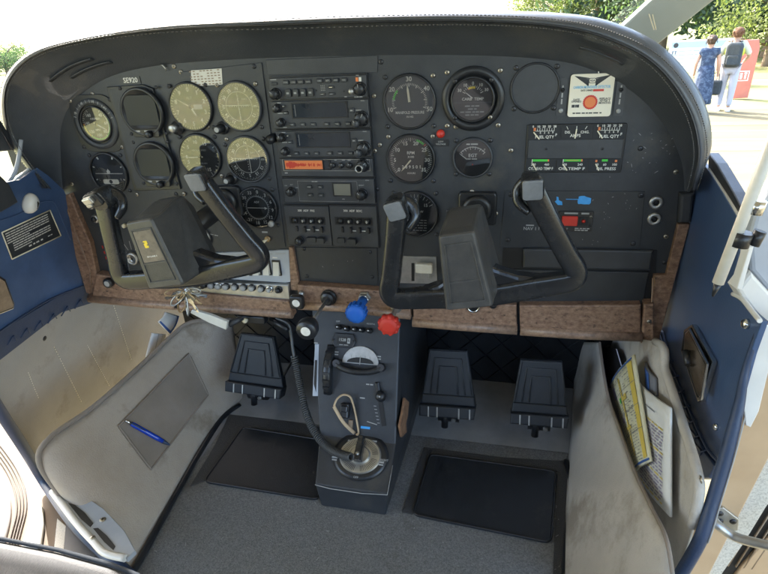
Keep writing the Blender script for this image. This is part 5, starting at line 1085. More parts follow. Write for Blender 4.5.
# ================================================================== SIDE WALLS AND KICK PANELS
RW=lambda x:Fr((x,0,0),(0,-1,0),(0,0,1),(-1,0,0))
LW=lambda x:Fr((x,0,0),(0,1,0),(0,0,1),(1,0,0))
LT=lambda d:Fr(Vector((-.418,0,0))+Vector((1,0,-.18)).normalized()*d,(0,1,0),(.18,0,1))
def wpx(fr,P): return [fr.px(*p) for p in P]
def panel_loft(mk_,top,bot,n=40,rows=14,bulge=.008,nrm=(1,0,0)):
    T=catmull(top,n); Bo=catmull(bot,n); out=[]
    for j in range(rows+1):
        s_=j/rows; out.append([T[i].lerp(Bo[i],s_)+Vector(nrm)*bulge*math.sin(PI*s_)*(.8+.4*math.sin(i*.5)) for i in range(n+1)])
    m=mb(mk_); m.grid(out); return m,T,Bo
# left outer side wall
F=LT(-.008); t=thing('side_panel','tan suede side wall below the blue trim at the left, with faint stitched lines','wall panel',(-.43,0,-.5))
m=mb('suede'); rows=[]
T=catmull([F.pt(*F.px(*p)) for p in ((-25,372),(0,352),(60,303),(115,286),(240,300))],30); Bo=catmull([F.pt(*F.px(*p)) for p in ((-25,386),(0,416),(25,452),(50,490),(95,545))],30)
for j in range(13): rows.append([T[i].lerp(Bo[i],j/12)+F.n*.002*math.sin(i*.7)*math.sin(j*.5) for i in range(31)])
m.grid(rows); m.build('upholstery',t,solid=.004)
for (x0,y0),(x1,y1) in (((18,352),(40,406)),((52,346),(80,402)),((82,338),(108,386)),((112,305),(130,360))):
    a=F.px(x0,y0); b=F.px(x1,y1); m=mb('card')
    for i in range(26):
        s_=i/26; p=F.pt(a[0]+(b[0]-a[0])*s_,a[1]+(b[1]-a[1])*s_,.0045); q=F.pt(a[0]+(b[0]-a[0])*(s_+.02),a[1]+(b[1]-a[1])*(s_+.02),.0045); m.tube([p,q],.0007,4)
    m.build('stitched_seam',t)
for q in ((25,443),(43,338)): a=F.px(*q); screw(t,F,a[0],a[1],.0055,'screw' if q[1]>400 else 'darkscrew',.003)
# left pocket panel
lip=[at(*p,0,x) for p,x in (((232,320),-.235),((192,322),-.30),((170,337),-.325),((144,362),-.335),((94,406),-.345),((50,437),-.355),((38,462),-.36),((60,496),-.34))]
base=[onZ(*p,FLOOR+.003) for p in ((243,400),(238,405),(222,420),(203,446),(182,484),(158,526),(143,552),(132,572))]
t=thing('kick_panel','worn tan suede kick panel with a darker four-sided inset, on the left','kick panel',(-.25,-.1,-.6))
m,T,Bo=panel_loft('suedekick',lip,base,bulge=.004,nrm=(.8,-.3,.2)); m.build('upholstery',t,solid=.005)
m=mb('suededark'); m.tube([p+Vector((.002,0,.001)) for p in T],.0048,8); m.build('piping',t)
# inset follows the panel
def onsurf(m_,x,y,lift=.004):
    d=ray(x,y); best=None
    V=m_.V
    for f in m_.F:
        for tri in ((f[0],f[1],f[2]),(f[0],f[2],f[3])):
            a,b,c=(V[k] for k in tri); e1=b-a; e2=c-a; h=d.cross(e2); det=e1.dot(h)
            if abs(det)<1e-12: continue
            s_=CAM-a; u=s_.dot(h)/det
            if u<-.01 or u>1.01: continue
            q=s_.cross(e1); v=d.dot(q)/det
            if v<-.01 or u+v>1.01: continue
            tt=e2.dot(q)/det
            if tt>0 and (best is None or tt<best[0]): best=(tt,e1.cross(e2).normalized())
    if best is None: return None
    nn=best[1]; nn=nn if nn.dot(d)<0 else -nn
    return CAM+d*best[0]+nn*lift
IN=[(188,354),(207,395),(150,470),(118,427)]; rows=[]
for j in range(13):
    r_=[]
    for i in range(13):
        u_,v_=i/12,j/12; x=(1-u_)*(1-v_)*IN[0][0]+u_*(1-v_)*IN[1][0]+u_*v_*IN[2][0]+(1-u_)*v_*IN[3][0]; y=(1-u_)*(1-v_)*IN[0][1]+u_*(1-v_)*IN[1][1]+u_*v_*IN[2][1]+(1-u_)*v_*IN[3][1]; r_.append((x,y))
    rows.append(r_)
m0,_,_=panel_loft('suede',lip,base,bulge=.004,nrm=(.8,-.3,.2))
g=[[onsurf(m0,x,y,.0035) for x,y in r_] for r_ in rows]
if all(p for r_ in g for p in r_):
    m=mb('suededark'); m.grid(g); m.build('inset',t,solid=0)
    edge=g[0]+[r_[-1] for r_ in g[1:]]+g[-1][::-1][1:]+[r_[0] for r_ in g[::-1][1:-1]]; m=mb('suededark'); m.tube(edge,.0022,6,closed=True); m.build('inset_piping',t)
# pen clipped to the inset
a,b=onsurf(m0,123,422.5,.010),onsurf(m0,167,447,.010); d=(b-a); u_=d.normalized(); t=thing('ballpoint_pen','blue ballpoint pen with a dark tip on the left kick panel inset','pen',(a+b)/2)
m=mb('pen'); m.tube([a+d*.12,a+d*.2,a+d*.7,a+d*.84],[.0040,.0046,.0048,.0042],14); m.build('barrel',t); m=mb('bluedark'); m.tube([a+d*.83,a+d*.92,a+d*.98,b],[.0044,.0032,.0016,.0006],12); m.build('tip',t)
m=mb('chrome'); m.tube([a,a+d*.05,a+d*.12],[.0022,.0024,.0038],10); m.build('push_button',t); m=mb('bluedark'); nn=Vector((.8,-.4,.45)).normalized(); m.tube([a+d*.10+nn*.006,a+d*.25+nn*.007,a+d*.42+nn*.005],[.0014,.0016,.0008],6); m.build('clip',t)
# booklets in the left pocket
def sheet(name,label,cat,P,mt,th=.0015,lines=None,x=None,pts=None):
    q=pts or [at(px_,py_,0,x) for px_,py_ in P]; o=(q[0]+q[2])/2; n_=(q[1]-q[0]).cross(q[3]-q[0]).normalized(); n_=n_ if n_.dot(q[0]-CAM)<0 else -n_
    t=thing(name,label,cat,o); m=mb(mt); W_=8; rows=[[(q[0].lerp(q[1],i/W_)).lerp(q[3].lerp(q[2],i/W_),j/W_)+n_*.004*math.sin(PI*i/W_) for i in range(W_+1)] for j in range(W_+1)]
    m.grid(rows); so_=m.build('sheet',t,solid=th); so_.modifiers[0].offset=0
    def bi(u,v,l=.001,th=th): return (q[0].lerp(q[1],u)).lerp(q[3].lerp(q[2],u),v)+n_*(.004*math.sin(PI*u)+l+th/2)
    return t,bi
def stroke(m,bi,u0,u1,v0,v1,l=.0012,n=4):
    r=[[bi(u0+(u1-u0)*i/n,v,l) for i in range(n+1)] for v in (v0,v1)]; m.grid(r,sm=False)
t,bi=sheet('booklet','small booklet with a blue and white edge in the left map pocket','booklet',[(158,322),(165,312),(178,316),(169,334)],'paper',.004,x=-.36); m=mb('inkblue'); stroke(m,bi,0,.12,0,1); stroke(m,bi,.0,1,.9,1); m.build('cover_edge',t)
t,bi=sheet('folded_papers','folded pale papers sticking out of the left map pocket behind the booklet','papers',[(152,333),(165,334),(163,345),(146,357)],'paper',.005,x=-.37); m=mb('dimwhite'); stroke(m,bi,.3,.33,0,1); stroke(m,bi,.6,.62,0,1); m.build('fold_lines',t)
# white vent at the foot of the left pocket
FZ=Fr((0,0,-.635),(1,0,0),(0,1,0),(0,0,1))
pl=wpx(FZ,[(52,491),(67,488),(86,498),(104,510),(125,532),(136,552),(128,560),(103,554),(78,529)])
t=thing('sill_vent','pale grey vent plate with two dark slots in the lower left corner beside the seat','vent',FZ.pt(*pl[4])); m=mb('greypaint'); m.prism(FZ,pl,-.004,.004,.001); m.build('plate',t)
m=mb('whitepaint'); m.tube(catmull([FZ.pt(*p,.004) for p in wpx(FZ,[(53,493),(66,510),(80,528),(94,543),(106,555),(126,560)])],24),.0055,10); m.build('lip',t)
m=mb('recess'); m.prism(FZ,wpx(FZ,[(69,505),(76,507),(86,515),(94,525),(91,529),(82,521)]),.0042,.0052); m.build('slot',t); m=mb('recess'); m.prism(FZ,wpx(FZ,[(94,530.5),(99,530),(108,538),(116,548),(114,552),(105,544)]),.0042,.0052); m.build('slot',t)
a=FZ.px(103.5,521.5); screw(t,FZ,a[0],a[1],.005,'screw',.004); a=FZ.px(94.5,541.5); screw(t,FZ,a[0],a[1],.004,'screw',.009)
# left blue upper trim
F=LT(0); t=thing('upper_side_trim','dark blue plastic side trim at the left with an embossed lower band','side trim',(-.43,-.1,-.25))
m=mb('blue'); m.prism(F,wpx(F,[(-14,186),(20,180),(38,168),(48,175),(64,190),(84,235),(101,300),(60,312.5),(0,359),(-20,374)]),-.004,.0,.001); m.build('moulding',t)
m=mb('bluedark'); m.prism(F,wpx(F,[(-10,338),(0,330),(55,297),(88,284),(98,290),(100,300),(60,312.5),(0,359),(-14,369)]),.0002,.003,.001)
for i in range(7):
    x=6+i*13.5; y=333-i*7.3; 
    m.tube([F.pt(*F.px(x,y+12),.003),F.pt(*F.px(x+6,y+2),.004),F.pt(*F.px(x+9,y+7),.003)],.0012,5)
m.tube(catmull([F.pt(*F.px(x,y),.003) for x,y in ((-8,336),(0,330),(30,310),(55,296),(90,283))],16),.0016,6); m.build('embossed_band',t)
m=mb('blue'); m.tube(catmull([F.pt(*F.px(x,y),.001) for x,y in ((-6,222),(18,214),(38,203),(49,201),(56,206),(70,240))],24),.0012,6); m.build('moulded_line',t)
q=[F.px(*p) for p in ((.8,232.4),(49,210),(60,235.5),(11,259))]; Q=[F.pt(a,b,.0015) for a,b in q]
t=thing('limitations_placard','black placard with a pale border and fine print on the blue left trim','placard',(Q[0]+Q[2])/2)
m=mb('plate'); m.prism(F,q,.0005,.0018); m.use('cream')
for i in range(4): m.tube([Q[i]+F.n*.0006,Q[(i+1)%4]+F.n*.0006],.0011,6)
m.build('plate',t)
m=mb('white'); e=(Vector(q[1])-Vector(q[0])); fp=F.sub(q[0][0],q[0][1],.0022,math.atan2(e.y,e.x)); h=(Vector(q[3])-Vector(q[0])).length; W_=e.length
for i in range(9): m.bars(fp,W_*(.05 if i<5 else .14),W_*(.94 if i not in (4,8) else .5),-h*(.10+.082*i),h*.032,0,10,.12)
m.bars(fp,W_*.42,W_*.75,-h*.86,h*.05,0,4,.6); m.bars(fp,W_*.84,W_*.95,-h*.86,h*.03,0,2); m.build('lettering',t)
q=wpx(F,[(-14,268),(3,279),(12,303),(11,308),(-4,314),(-16,318)]); t=thing('ashtray','metal-rimmed ashtray set in the blue trim at the left edge','ashtray',F.pt(*q[2])); m=mb('chrome'); m.prism(F,q,.0005,.006,.001); m.build('rim',t); m=mb('ribbrown'); m.prism(F,inset(q,.004),.0062,.0075,.0005); m.build('lid',t)
# left fresh air scoop, grey visor edge, cable and window sill
t=thing('air_scoop','rounded white fresh-air scoop with a dark slot by the left window','air scoop',onX(27,203,-.42)); F2=LT(0); a=F2.px(28,203); g=F2.sub(a[0],a[1],0,-.5)
m=mb('whitepaint'); V=[]; 
secs=[]
for k,(s_,c) in enumerate(((1,0),(1,.006),(.92,.014),(.7,.021),(.35,.025))): secs.append([g.pt(.0135*s_*math.cos(2*PI*i/24),.0185*s_*math.sin(2*PI*i/24),c*.7) for i in range(24)])
loft(m,secs); m.build('shell',t); m=mb('recess'); m.tube([g.pt(-.003,.010,.0135),g.pt(.002,.003,.0175),g.pt(.004,-.007,.0165)],[.0015,.0024,.0012],8,ell=.6); m.build('slot',t)
a=onX(10,190,-.405); t=thing('map_box','plain grey rounded box edge at the left of the picture above the placard','box',a); F3=LT(.012); m=mb('face'); m.prism(F3,wpx(F3,[(-30,160),(-2,174),(8,184),(17,202),(0,212),(-30,222)]),-.012,.004,.003); m.build('shell',t)
m=mb('whitepaint'); F4=LT(-.02); m.prism(F4,wpx(F4,[(14,178),(30,166),(41,174),(36,182),(26,196),(18,198)]),0,.004,.001); o=m.build('window_sill'); tag(o,'bright white scrap of window sill between grey box and padded hood','sill')
t=thing('drain_tube','pale grey tube curving down beside the left window','tube',onX(17,160,-.46)); m=mb('greypaint'); m.tube(catmull([onX(x,y,-.46) for x,y in ((21,140),(20,150),(18,162),(15,172),(10,180),(2,186),(-6,188))],20),.0035,8); m.build('hose',t)
t=thing('door_post','dark door post slanting down at the left edge of the picture','door post',onX(0,130,-.47)); F5=LT(-.045); m=mb('face'); m.prism(F5,wpx(F5,[(-40,60),(0,118),(19,150),(6,151.5),(-40,156)]),-.015,.0,.003); m.build('moulding',t)
m=mb('bezel'); m.tube([F5.pt(*F5.px(x,y),.001) for x,y in ((-10,112),(12,150))],.0018,6); m.build('seal',t)
# left door seal and sunlit sill
t=thing('door_seal','dark blue rubber seal running down the left door opening to the seat','door seal',(-.42,-.3,-.6)); m=mb('bluedark'); F9=LT(.004); P=[F9.pt(*F9.px(-14,388)),F9.pt(*F9.px(0,411)),F9.pt(*F9.px(24,448)),F9.pt(*F9.px(46,484)),onZ(74,522,-.675),onZ(104,552,-.70),onZ(132,578,-.71)]
m.tube(catmull(P,30),.0105,12); m.build('rubber',t)
m=mb('face'); m.prism(Fr((0,0,-.735),(1,0,0),(0,1,0),(0,0,1)),wpx(Fr((0,0,-.735),(1,0,0),(0,1,0),(0,0,1)),[(66,524),(100,552),(132,582),(60,590)]),-.01,.0); m.build('channel',t)
FS_=Fr((0,0,-.80),(1,0,0),(0,1,0),(0,0,1)); t=thing('left_door_sill','sunlit tan door sill with curved brown scuff ribs at the lower left corner','door sill',FS_.pt(*FS_.px(20,500)))
m=mb('tansill'); m.prism(FS_,wpx(FS_,[(-60,380),(-10,395),(30,455),(60,508),(72,540),(60,640),(-90,620)]),-.01,0,.002); m.build('sill_plate',t)
m=mb('tansilldark')
for k in range(4):
    o_=k*3.2; m.tube(catmull([FS_.pt(*FS_.px(x+o_,y-o_*.35),.003) for x,y in ((-20,436),(-4,456),(8,474),(15,492),(17,512),(12,534),(6,556))],24),.0016,6)
m.build('scuff_ribs',t)
m=mb('whitepaint'); m.prism(FS_,wpx(FS_,[(37,497),(44,510),(45,528),(42,548),(22,552),(30,528),(34,510)]),.0005,.012,.004); m.tube(catmull([FS_.pt(*FS_.px(x,y),.004) for x,y in ((-30,470),(-6,484),(3,500),(4,520),(-2,545))],20),.013,10); m.build('fairing',t)
m=mb('speckle'); m.prism(FS_,wpx(FS_,[(58,520),(67,528),(64,560),(54,560)]),.0005,.006,.001); m.build('grip_strip',t)
# pilot seat corner
FSeat=Fr((0,0,-.43),(1,0,0),(0,1,0),(0,0,1)); t=thing('pilot_seat','light grey fabric seat cushion with dark piping in the lower left corner','seat',(-.15,-.75,-.5))
q=wpx(FSeat,[(-60,528),(0,533.5),(60,545),(112,559),(140,570),(158,585)]); q=[(a,b) for a,b in q]; xr=q[-1][0]; q+= [(xr+.005,q[-1][1]-.06),(xr+.005,-.98),(q[0][0]-.05,-.98)]
m=mb('seat'); m.prism(FSeat,q,-.13,0,.016); m.build('cushion',t)
m=mb('piping'); E_=inset(q,.004); m.tube([FSeat.pt(a,b,-.003) for a,b in E_],.0024,8,closed=True); m.build('piping',t)
m=mb('seat'); m.prism(Fr((0,-.985,0),(1,0,0),(0,-.12,1)),rrect(.42,.62,.06,5,(q[0][0]+xr)/2-.01,-.12),-.0,.10,.02); m.build('backrest',t)
m=mb('bezel'); m.box(FSeat,q[0][0]+.02,xr-.03,-.92,q[3][1]-.05,-.29,-.14); m.build('seat_frame',t)
# right front pocket panel
lip=[at(*p,0,x) for p,x in (((600,343),.575),((604,372),.575),((609,398),.575),((618,424),.575),((635,471),.578),((652,508),.58),((667,539),.582),((674,580),.585))]
base=[at(578,343,0,.56),at(577,372,0,.555),at(575,400,0,.547),at(574,428,0,.538),onZ(571,456,FLOOR+.003),onZ(569,500,FLOOR+.003),onZ(567,540,FLOOR+.003),onZ(566,585,FLOOR+.003)]
t=thing('kick_panel','pale grey suede kick panel with a long map pocket, right side','kick panel',(.55,-.2,-.6)); m,T,Bo=panel_loft('suedegrey',lip,base,nrm=(-.8,-.3,.2),bulge=.006); m.build('upholstery',t,solid=.005)
m=mb('suededark'); m.tube([p+Vector((-.001,0,.001)) for p in T],.0026,8); m.build('piping',t)
F=RW(.62); m=mb('suedegrey'); rows=[]
t=thing('side_panel','pale suede side wall behind the map pocket, below the blue trim on the right','wall panel',(.62,-.2,-.5))
lo=wpx(F,[(596,343),(655,341),(668,372),(684,420),(700,472),(701,500),(690,545),(676,590)]); lo2=wpx(F,[(580,343),(590,380),(600,420),(610,460),(630,500),(640,540),(640,580),(640,600)])
T=catmull([F.pt(a,b) for a,b in lo],40); Bo=catmull([F.pt(a,b) for a,b in lo2],40); m.grid([[T[i].lerp(Bo[i],j/10)+Vector((-.004*math.sin(PI*j/10),0,0)) for i in range(41)] for j in range(11)]); m.build('upholstery',t,solid=.004)
m=mb('suedegrey'); m.tube([p+Vector((-.003,0,0)) for p in T[6:33]],.006,10); m.build('rolled_edge',t)
for q in ((703,480),(679,543)): a=F.px(*q); screw(t,F,a[0],a[1],.005,'screw',.002)
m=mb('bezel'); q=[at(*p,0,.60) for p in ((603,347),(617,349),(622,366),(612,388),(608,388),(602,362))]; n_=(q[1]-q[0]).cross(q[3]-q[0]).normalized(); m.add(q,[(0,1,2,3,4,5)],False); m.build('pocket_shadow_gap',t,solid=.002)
t,bi=sheet('aeronautical_chart','yellow-green printed chart standing in the right map pocket, its corner pointing up','chart',[(611,383),(634.5,354.5),(651.5,461),(636,472)],'paperyellow',.003,x=.592)
m=mb('inkblue'); stroke(m,bi,0,1,.972,.99); stroke(m,bi,0,.96,.012,.03); m.use('inkyellow'); stroke(m,bi,.80,.93,.04,.96,.0011); stroke(m,bi,.40,.46,.1,.9,.0011); stroke(m,bi,.46,.60,.3,.36); stroke(m,bi,.3,.55,.62,.66)
m.use('green'); stroke(m,bi,.3,.36,.30,.36,.0013); m.use('inkpurple'); stroke(m,bi,.04,.16,.12,.26,.0011); stroke(m,bi,.2,.3,.5,.56,.0011)
m.use('ink'); rnd=random.Random(5)
for r_ in range(34):
    v=.06+r_*.027; u=.05
    while u<.78:
        w=rnd.uniform(.02,.09)
        if rnd.random()<.6: stroke(m,bi,u,u+w,v,v+.006,.0013,1)
        u+=w+.03
for v in (.25,.48,.7): stroke(m,bi,.05,.95,v,v+.005,.0014)
m.build('print',t)
t,bi=sheet('printed_sheet','white sheet with purple lines of print in the right map pocket','paper',[(638,381),(671,408),(671,517),(636,472)],'paper',.003,x=.603)
m=mb('inkpurple'); rnd=random.Random(8)
for r_ in range(22):
    v=.25+r_*.033
    m.use('inkyellow' if r_%7==0 else 'inkpurple'); u=.2+.1*(r_/22)
    while u<.86: w=rnd.uniform(.04,.12); stroke(m,bi,u,min(.88,u+w),v,v+.014,.0013,1); u+=w+.025
m.use('ink'); stroke(m,bi,.42,.7,.135,.145); m.build('print',t)
t,bi=sheet('spare_folder','dark narrow folder edge deep in the right map pocket above the white sheet','folder',[(646,362),(656,378),(657,396),(648,392)],'ink',.004,x=.612); m=mb('inkblue'); stroke(m,bi,.3,.7,0,1); m.build('spine',t)
# right blue side trim
F=RW(.655); t=thing('side_trim','dark blue plastic side trim with a diamond-ribbed lower strip, right side below the window','side trim',(.655,-.15,-.35))
PB=[(700,160),(708,170),(722,192),(742,226),(738,255),(733,278),(735,297),(762,321),(751,352),(742,385),(736,410),(726,440),(714,478),(703,479),(688,450),(664,393),(652,352),(655,338),(668,290),(680,245),(692,205),(694,186)]
m=mb('blue'); m.prism(F,wpx(F,PB),-.006,0,.001); m.build('moulding',t)
m=mb('bluedark'); 
F7=RW(.6535); st=[(653,338),(659,326),(664,332),(672,365),(690,412),(706,450),(718,466),(712,478),(703,479),(688,450),(664,393)]
m.prism(F7,wpx(F7,st),0,.004,.0015); 
for i in range(8):
    s_=i/7; x=661+s_*40; y=344+s_*104
    m.tube([F7.pt(*F7.px(x-4,y-6),.004),F7.pt(*F7.px(x+5,y+4),.0055),F7.pt(*F7.px(x+9,y+2),.004)],.0012,5); m.tube([F7.pt(*F7.px(x+5,y+4),.0055),F7.pt(*F7.px(x+1,y+9),.004)],.0012,5)
m.tube(catmull([F7.pt(*F7.px(x,y),.004) for x,y in ((659,326),(672,360),(690,404),(708,444),(722,462))],20),.0018,6); m.build('diamond_strip',t)
m=mb('chrome'); a=F.px(748,324); m.lathe(F,[(.006,0),(.006,.003),(.004,.006),(0,.006)],16,*a); a=F.px(717,427); m.lathe(F,[(.0045,0),(.0045,.002),(.003,.004),(0,.004)],16,*a); m.use('whitepaint'); m.tube(catmull([F.pt(*F.px(x,y),.002) for x,y in ((735,294),(744,299),(753,310),(762,321))],12),.0028,8); m.build('fasteners',t)
q=wpx(F,[(697,324.5),(718,362),(706,401),(703,402),(686,352),(689,330)]); t=thing('ashtray','open chrome ashtray with a raised lid set in the blue right side trim','ashtray',F.pt(*q[1])); m=mb('chrome'); m.prism(F,q,.0005,.007,.0012); m.build('rim',t); m=mb('recess'); m.prism(F,inset(q,.005),.0072,.0078); m.build('well',t)
q2=wpx(RW(.640),[(690,329),(708,364),(702,400),(697,392),(684.5,352),(686,333)]); m=mb('chrome'); m.prism(RW(.640),q2,-.001,.0015,.0005); l_=m.build('lid',t); m=mb('smoke'); m.prism(RW(.640),inset(q2,.003),.0016,.0020); m.build('lid_panel',l_); m=mb('bezel'); a=RW(.638).px(690,355); m.cyl(RW(.638).pt(a[0]-.008,a[1],.003),RW(.638).pt(a[0]+.010,a[1]-.01,.003),.006,.004,12); m.build('hinge',t)
# right window channel
t=thing('window_channel','beige and dark strips of the right window channel running down from the hood','window channel',onX(730,195,.66)); F8=RW(.662)
m=mb('ivory'); m.prism(F8,wpx(F8,[(709,168),(713,168),(732,196),(752,228),(744,228),(722,192)]),.0,.006,.001); m.build('beige_strip',t); m=mb('plate'); m.prism(F8,wpx(F8,[(711,153),(719,163),(736,192),(754,226),(748,232),(728,198),(711,172)]),-.01,.004,.002); m.build('rubber_channel',t)
# right rubber seal
t=thing('door_seal','blue-grey rubber seal bending down the right door opening','door seal',(.66,-.27,-.4)); pr=[(762,320,.66,4),(754,343,.657,5),(745,372,.655,6),(740,400,.65,8),(734,426,.645,10),(725,460,.64,11),(713,500,.632,11),(700,540,.622,11),(676,582,.61,11)]
m=mb('bluedark'); P=[at(x,y,0,xx) for x,y,xx,r in pr]; PP=catmull(P,40); rs=[]
for k in range(41): s_=k/40*8; i=min(7,int(s_)); rs.append((pr[i][3]+(pr[i+1][3]-pr[i][3])*(s_-i))*.00068)
m.tube(PP,rs,14); m.build('rubber',t)
m=mb('dimwhite'); m.tube([p+Vector((.006,-.0055,.003)) for p in PP[18:36]],.0008,6); m.build('worn_edge',t)
# right door frame
YJ=-.285; FJ=Fr((0,YJ,0),(1,0,0),(0,0,1),(0,-1,0)); t=thing('door_frame','tan painted door frame with a speckled grip strip, bright in daylight at the lower right','door frame',onY(740,480,YJ))
m=mb('tan'); m.prism(FJ,wpx(FJ,[(764,325),(790,325),(830,352),(768,460.5),(740,515),(710,574),(690,612),(640,612),(688,552),(706,510),(722,462),(737,415),(747,375)]),-.01,0,.002); m.build('painted_frame',t)
m=mb('whitepaint'); FJ2=Fr((0,YJ-.001,0),(1,0,0),(0,0,1),(0,-1,0)); m.prism(FJ2,wpx(FJ2,[(764,322),(775,330),(770,360),(758,410),(750,426),(745,424),(742,400),(750,362)]),.0,.003,.001); m.build('white_edge',t)
m=mb('speckle'); m.prism(FJ,wpx(FJ,[(830,354),(900,380),(768,507.6),(745,545),(724,574),(706,604),(694,606),(710,574),(740,515),(768,460.5)]),-.012,-.003,.001); m.build('grip_strip',t)
m=mb('recess'); m.prism(FJ,wpx(FJ,[(900,384),(940,400),(768,549),(745,574),(722,604),(708,604),(724,574),(768,507.6)]),-.03,-.016); m.build('hinge_gap',t)
m=mb('ribbrown')
for k in range(4): m.tube([FJ.pt(*FJ.px(768+k*9,515+k*1.5),-.013),FJ.pt(*FJ.px(731+k*8,574+k*1),-.013)],.0014,5)
m.build('hinge_ribs',t)
m=mb('tan'); m.prism(FJ,wpx(FJ,[(940,402),(960,600),(722,606),(745,574),(768,549)]),-.035,-.012,.002); m.build('outer_skin',t)
t=thing('door_stay','bent aluminium door stay rod bolted by a three-hole bracket to the tan door frame','door stay',onY(725,515,YJ-.005)); m=mb('alu'); g=FJ.sub(*FJ.px(725,516)); m.prism(FJ,wpx(FJ,[(714,507),(722,505),(738,517),(737,528),(728,530),(714,522)]),.0005,.004,.001); m.build('bracket',t)
for q in ((719,511),(719,518.5),(732,519)): a=FJ.px(*q); screw(t,FJ,a[0],a[1],.0042,'darkscrew',.004)
m=mb('alu'); m.tube(catmull([onY(713,519,YJ-.008),onY(718,525,YJ-.014),onY(732,535,YJ-.02),onY(745,540,YJ-.03),onY(770,546,YJ-.05),onY(800,552,YJ-.07)],30),.0062,12); m.build('rod',t)
# open right door and strut seen outside
FD=Fr(onY(752,232,-.24),(1,.25,0),(0,0,1)); 
t=thing('open_door','white and grey outer skin of the open right door','aircraft door',onY(765,270,-.24)); 
m=mb('greypaint'); m.prism(FD,wpx(FD,[(757,214),(790,170),(860,170),(860,330),(768,290),(752,271),(750,240)]),-.02,0,.004); m.build('grey_skin',t)
m=mb('whitepaint'); FD2=Fr(FD.pt(0,0,.004),FD.u,FD.v); m.prism(FD2,wpx(FD2,[(752,272),(770,292),(860,336),(860,400),(790,370),(768,330),(744,300),(738,290)]),-.02,0,.004); m.prism(FD2,wpx(FD2,[(749,246),(753,246),(741,290),(736,288)]),-.01,.002,.001); m.build('white_skin',t)
a,b=onY(718,283,-.36),onY(790,97,-.36); d=b-a; t=thing('support_rod','thick white rod with a black pointed tip and a black clamp','rod',a)
m=mb('ivory'); m.cyl(a,b,.0050,.0050,24); m.build('tube',t); m=mb('bezel'); u_=d.normalized(); m.cyl(a-u_*.0005,a-u_*.014,.0036,.001,18); m.build('tip',t)
c=a+(onY(741,239,-.36)-onY(718,283,-.36)); m=mb('bezel'); m.cyl(c-u_*.0065,c+u_*.0065,.0082,.0082,28); m.cyl(c+Vector((.011,0,.001))-u_*.006,c+Vector((.013,0,.001))+u_*.007,.0055,.005,14); m.build('clamp',t)
m=mb('chrome'); cc=a+(onY(757,207,-.36)-onY(718,283,-.36)); m.cyl(cc-u_*.006,cc+u_*.006,.0062,.0062,24); m.build('band',t)
# windscreen side post
p0,p1=onY(628,44,.30),onY(682,-2,.20); d=(p1-p0); p2=p0+d*6
while p2.z>.45: p2=p0+(p2-p0)*.95
w=(onY(655,32,.30)-onY(600,24,.30)); w=w-d.normalized()*w.dot(d.normalized()); w=w.normalized()*.040
t=thing('windscreen_post','grey slanting windscreen post rising from the right shoulder of the padded hood','windscreen post',p0); m=mb('postgrey'); nn=d.normalized().cross(w.normalized())
pA=p0-d.normalized()*.1
m.add([pA-w-nn*.006,pA+w-nn*.006,pA+w+nn*.006,pA-w+nn*.006,p2-w-nn*.006,p2+w-nn*.006,p2+w+nn*.006,p2-w+nn*.006],[(0,1,2,3),(7,6,5,4),(0,4,5,1),(1,5,6,2),(2,6,7,3),(3,7,4,0)],False); m.build('post',t,bevel=.004)
t=thing('twin_cable','thin pale double cable hanging in front of the windscreen post','cable',onY(648,20,.24)); m=mb('cream'); 
for k in (0,1): m.tube([onY(641+k*5,-20,.22),onY(647+k*4,8,.225),onY(654+k*2,30,.23)],.0009,5)
m.build('strands',t)
# ================================================================== OUTDOORS
GF=Fr((0,0,G),(1,0,0),(0,1,0),(0,0,1))
m=mb('ground'); m.box(GF,-400,400,-400,600,-.5,0); struct('ground',m)
m=mb('apron'); m.box(GF,-3.6,60,-30,13.6,-.05,.004); struct('apron',m)
m=mb('ground'); m.box(GF,1.6,60,11.6,12.0,.0045,.008); m.box(GF,1.6,60,9.3,9.4,.0045,.008); struct('grass_verge',m)
m=mb('apron'); m.box(GF,-60,60,19.6,21,-.05,.004); struct('path',m)
m=mb('speckle'); 
for y in (11.0,10.2,8.2): m.box(GF,1.6,60,y,y+.05,.0045,.007)
struct('path_markings',m)
# leafy trees
def blade_clump(m,c,r,n,s,rnd):
    for _ in range(n):
        v=Vector((rnd.gauss(0,1),rnd.gauss(0,1),rnd.gauss(0,1)*.8)).normalized()*r*rnd.uniform(.35,1.05)**.6; p=c+v
        a=Vector((rnd.uniform(-1,1),rnd.uniform(-1,1),rnd.uniform(-1,1))).normalized(); b=a.orthogonal().normalized(); k=s*rnd.uniform(.6,1.4)
        m.add([p-a*k,p-b*k*.5,p+a*k,p+b*k*.5],[(0,1,2,3)],False)
def tree(name,label,x,y,h,w,kind,seed,leaves=2600,trunk=True,low=.15):
    rnd=random.Random(seed); t=thing(name,label,'tree',(x,y,G)); m=mb('bark'); 
    top=Vector((x+rnd.uniform(-.3,.3),y,G+h*.6)); m.tube(catmull([(x,y,G-.1),(x+rnd.uniform(-.1,.1),y,G+h*.3),top],8),[.05*w*(1-.08*i) for i in range(9)],8)
    cl=[]
    for i in range(16):
        a=rnd.uniform(0,2*PI); z=rnd.uniform(low,1); rr=w*.5*math.sqrt(max(.05,1-((z-.55)/.55)**2))*rnd.uniform(.3,1); c=Vector((x+rr*math.cos(a),y+rr*math.sin(a),G+h*z)); cl.append(c)
        if i<7: m.tube([Vector((x,y,G+h*min(.55,z*.7))),(c+Vector((x,y,G+h*z*.8)))/2,c],[.018*w,.012*w,.004*w],5)
    m.build('trunk',t)
    m=mb(kind); 
    for c in cl: blade_clump(m,c,w*rnd.uniform(.13,.24),int(leaves/16*2.2),w*.0155,rnd)
    m.build('crown',t); return t
TR=[]
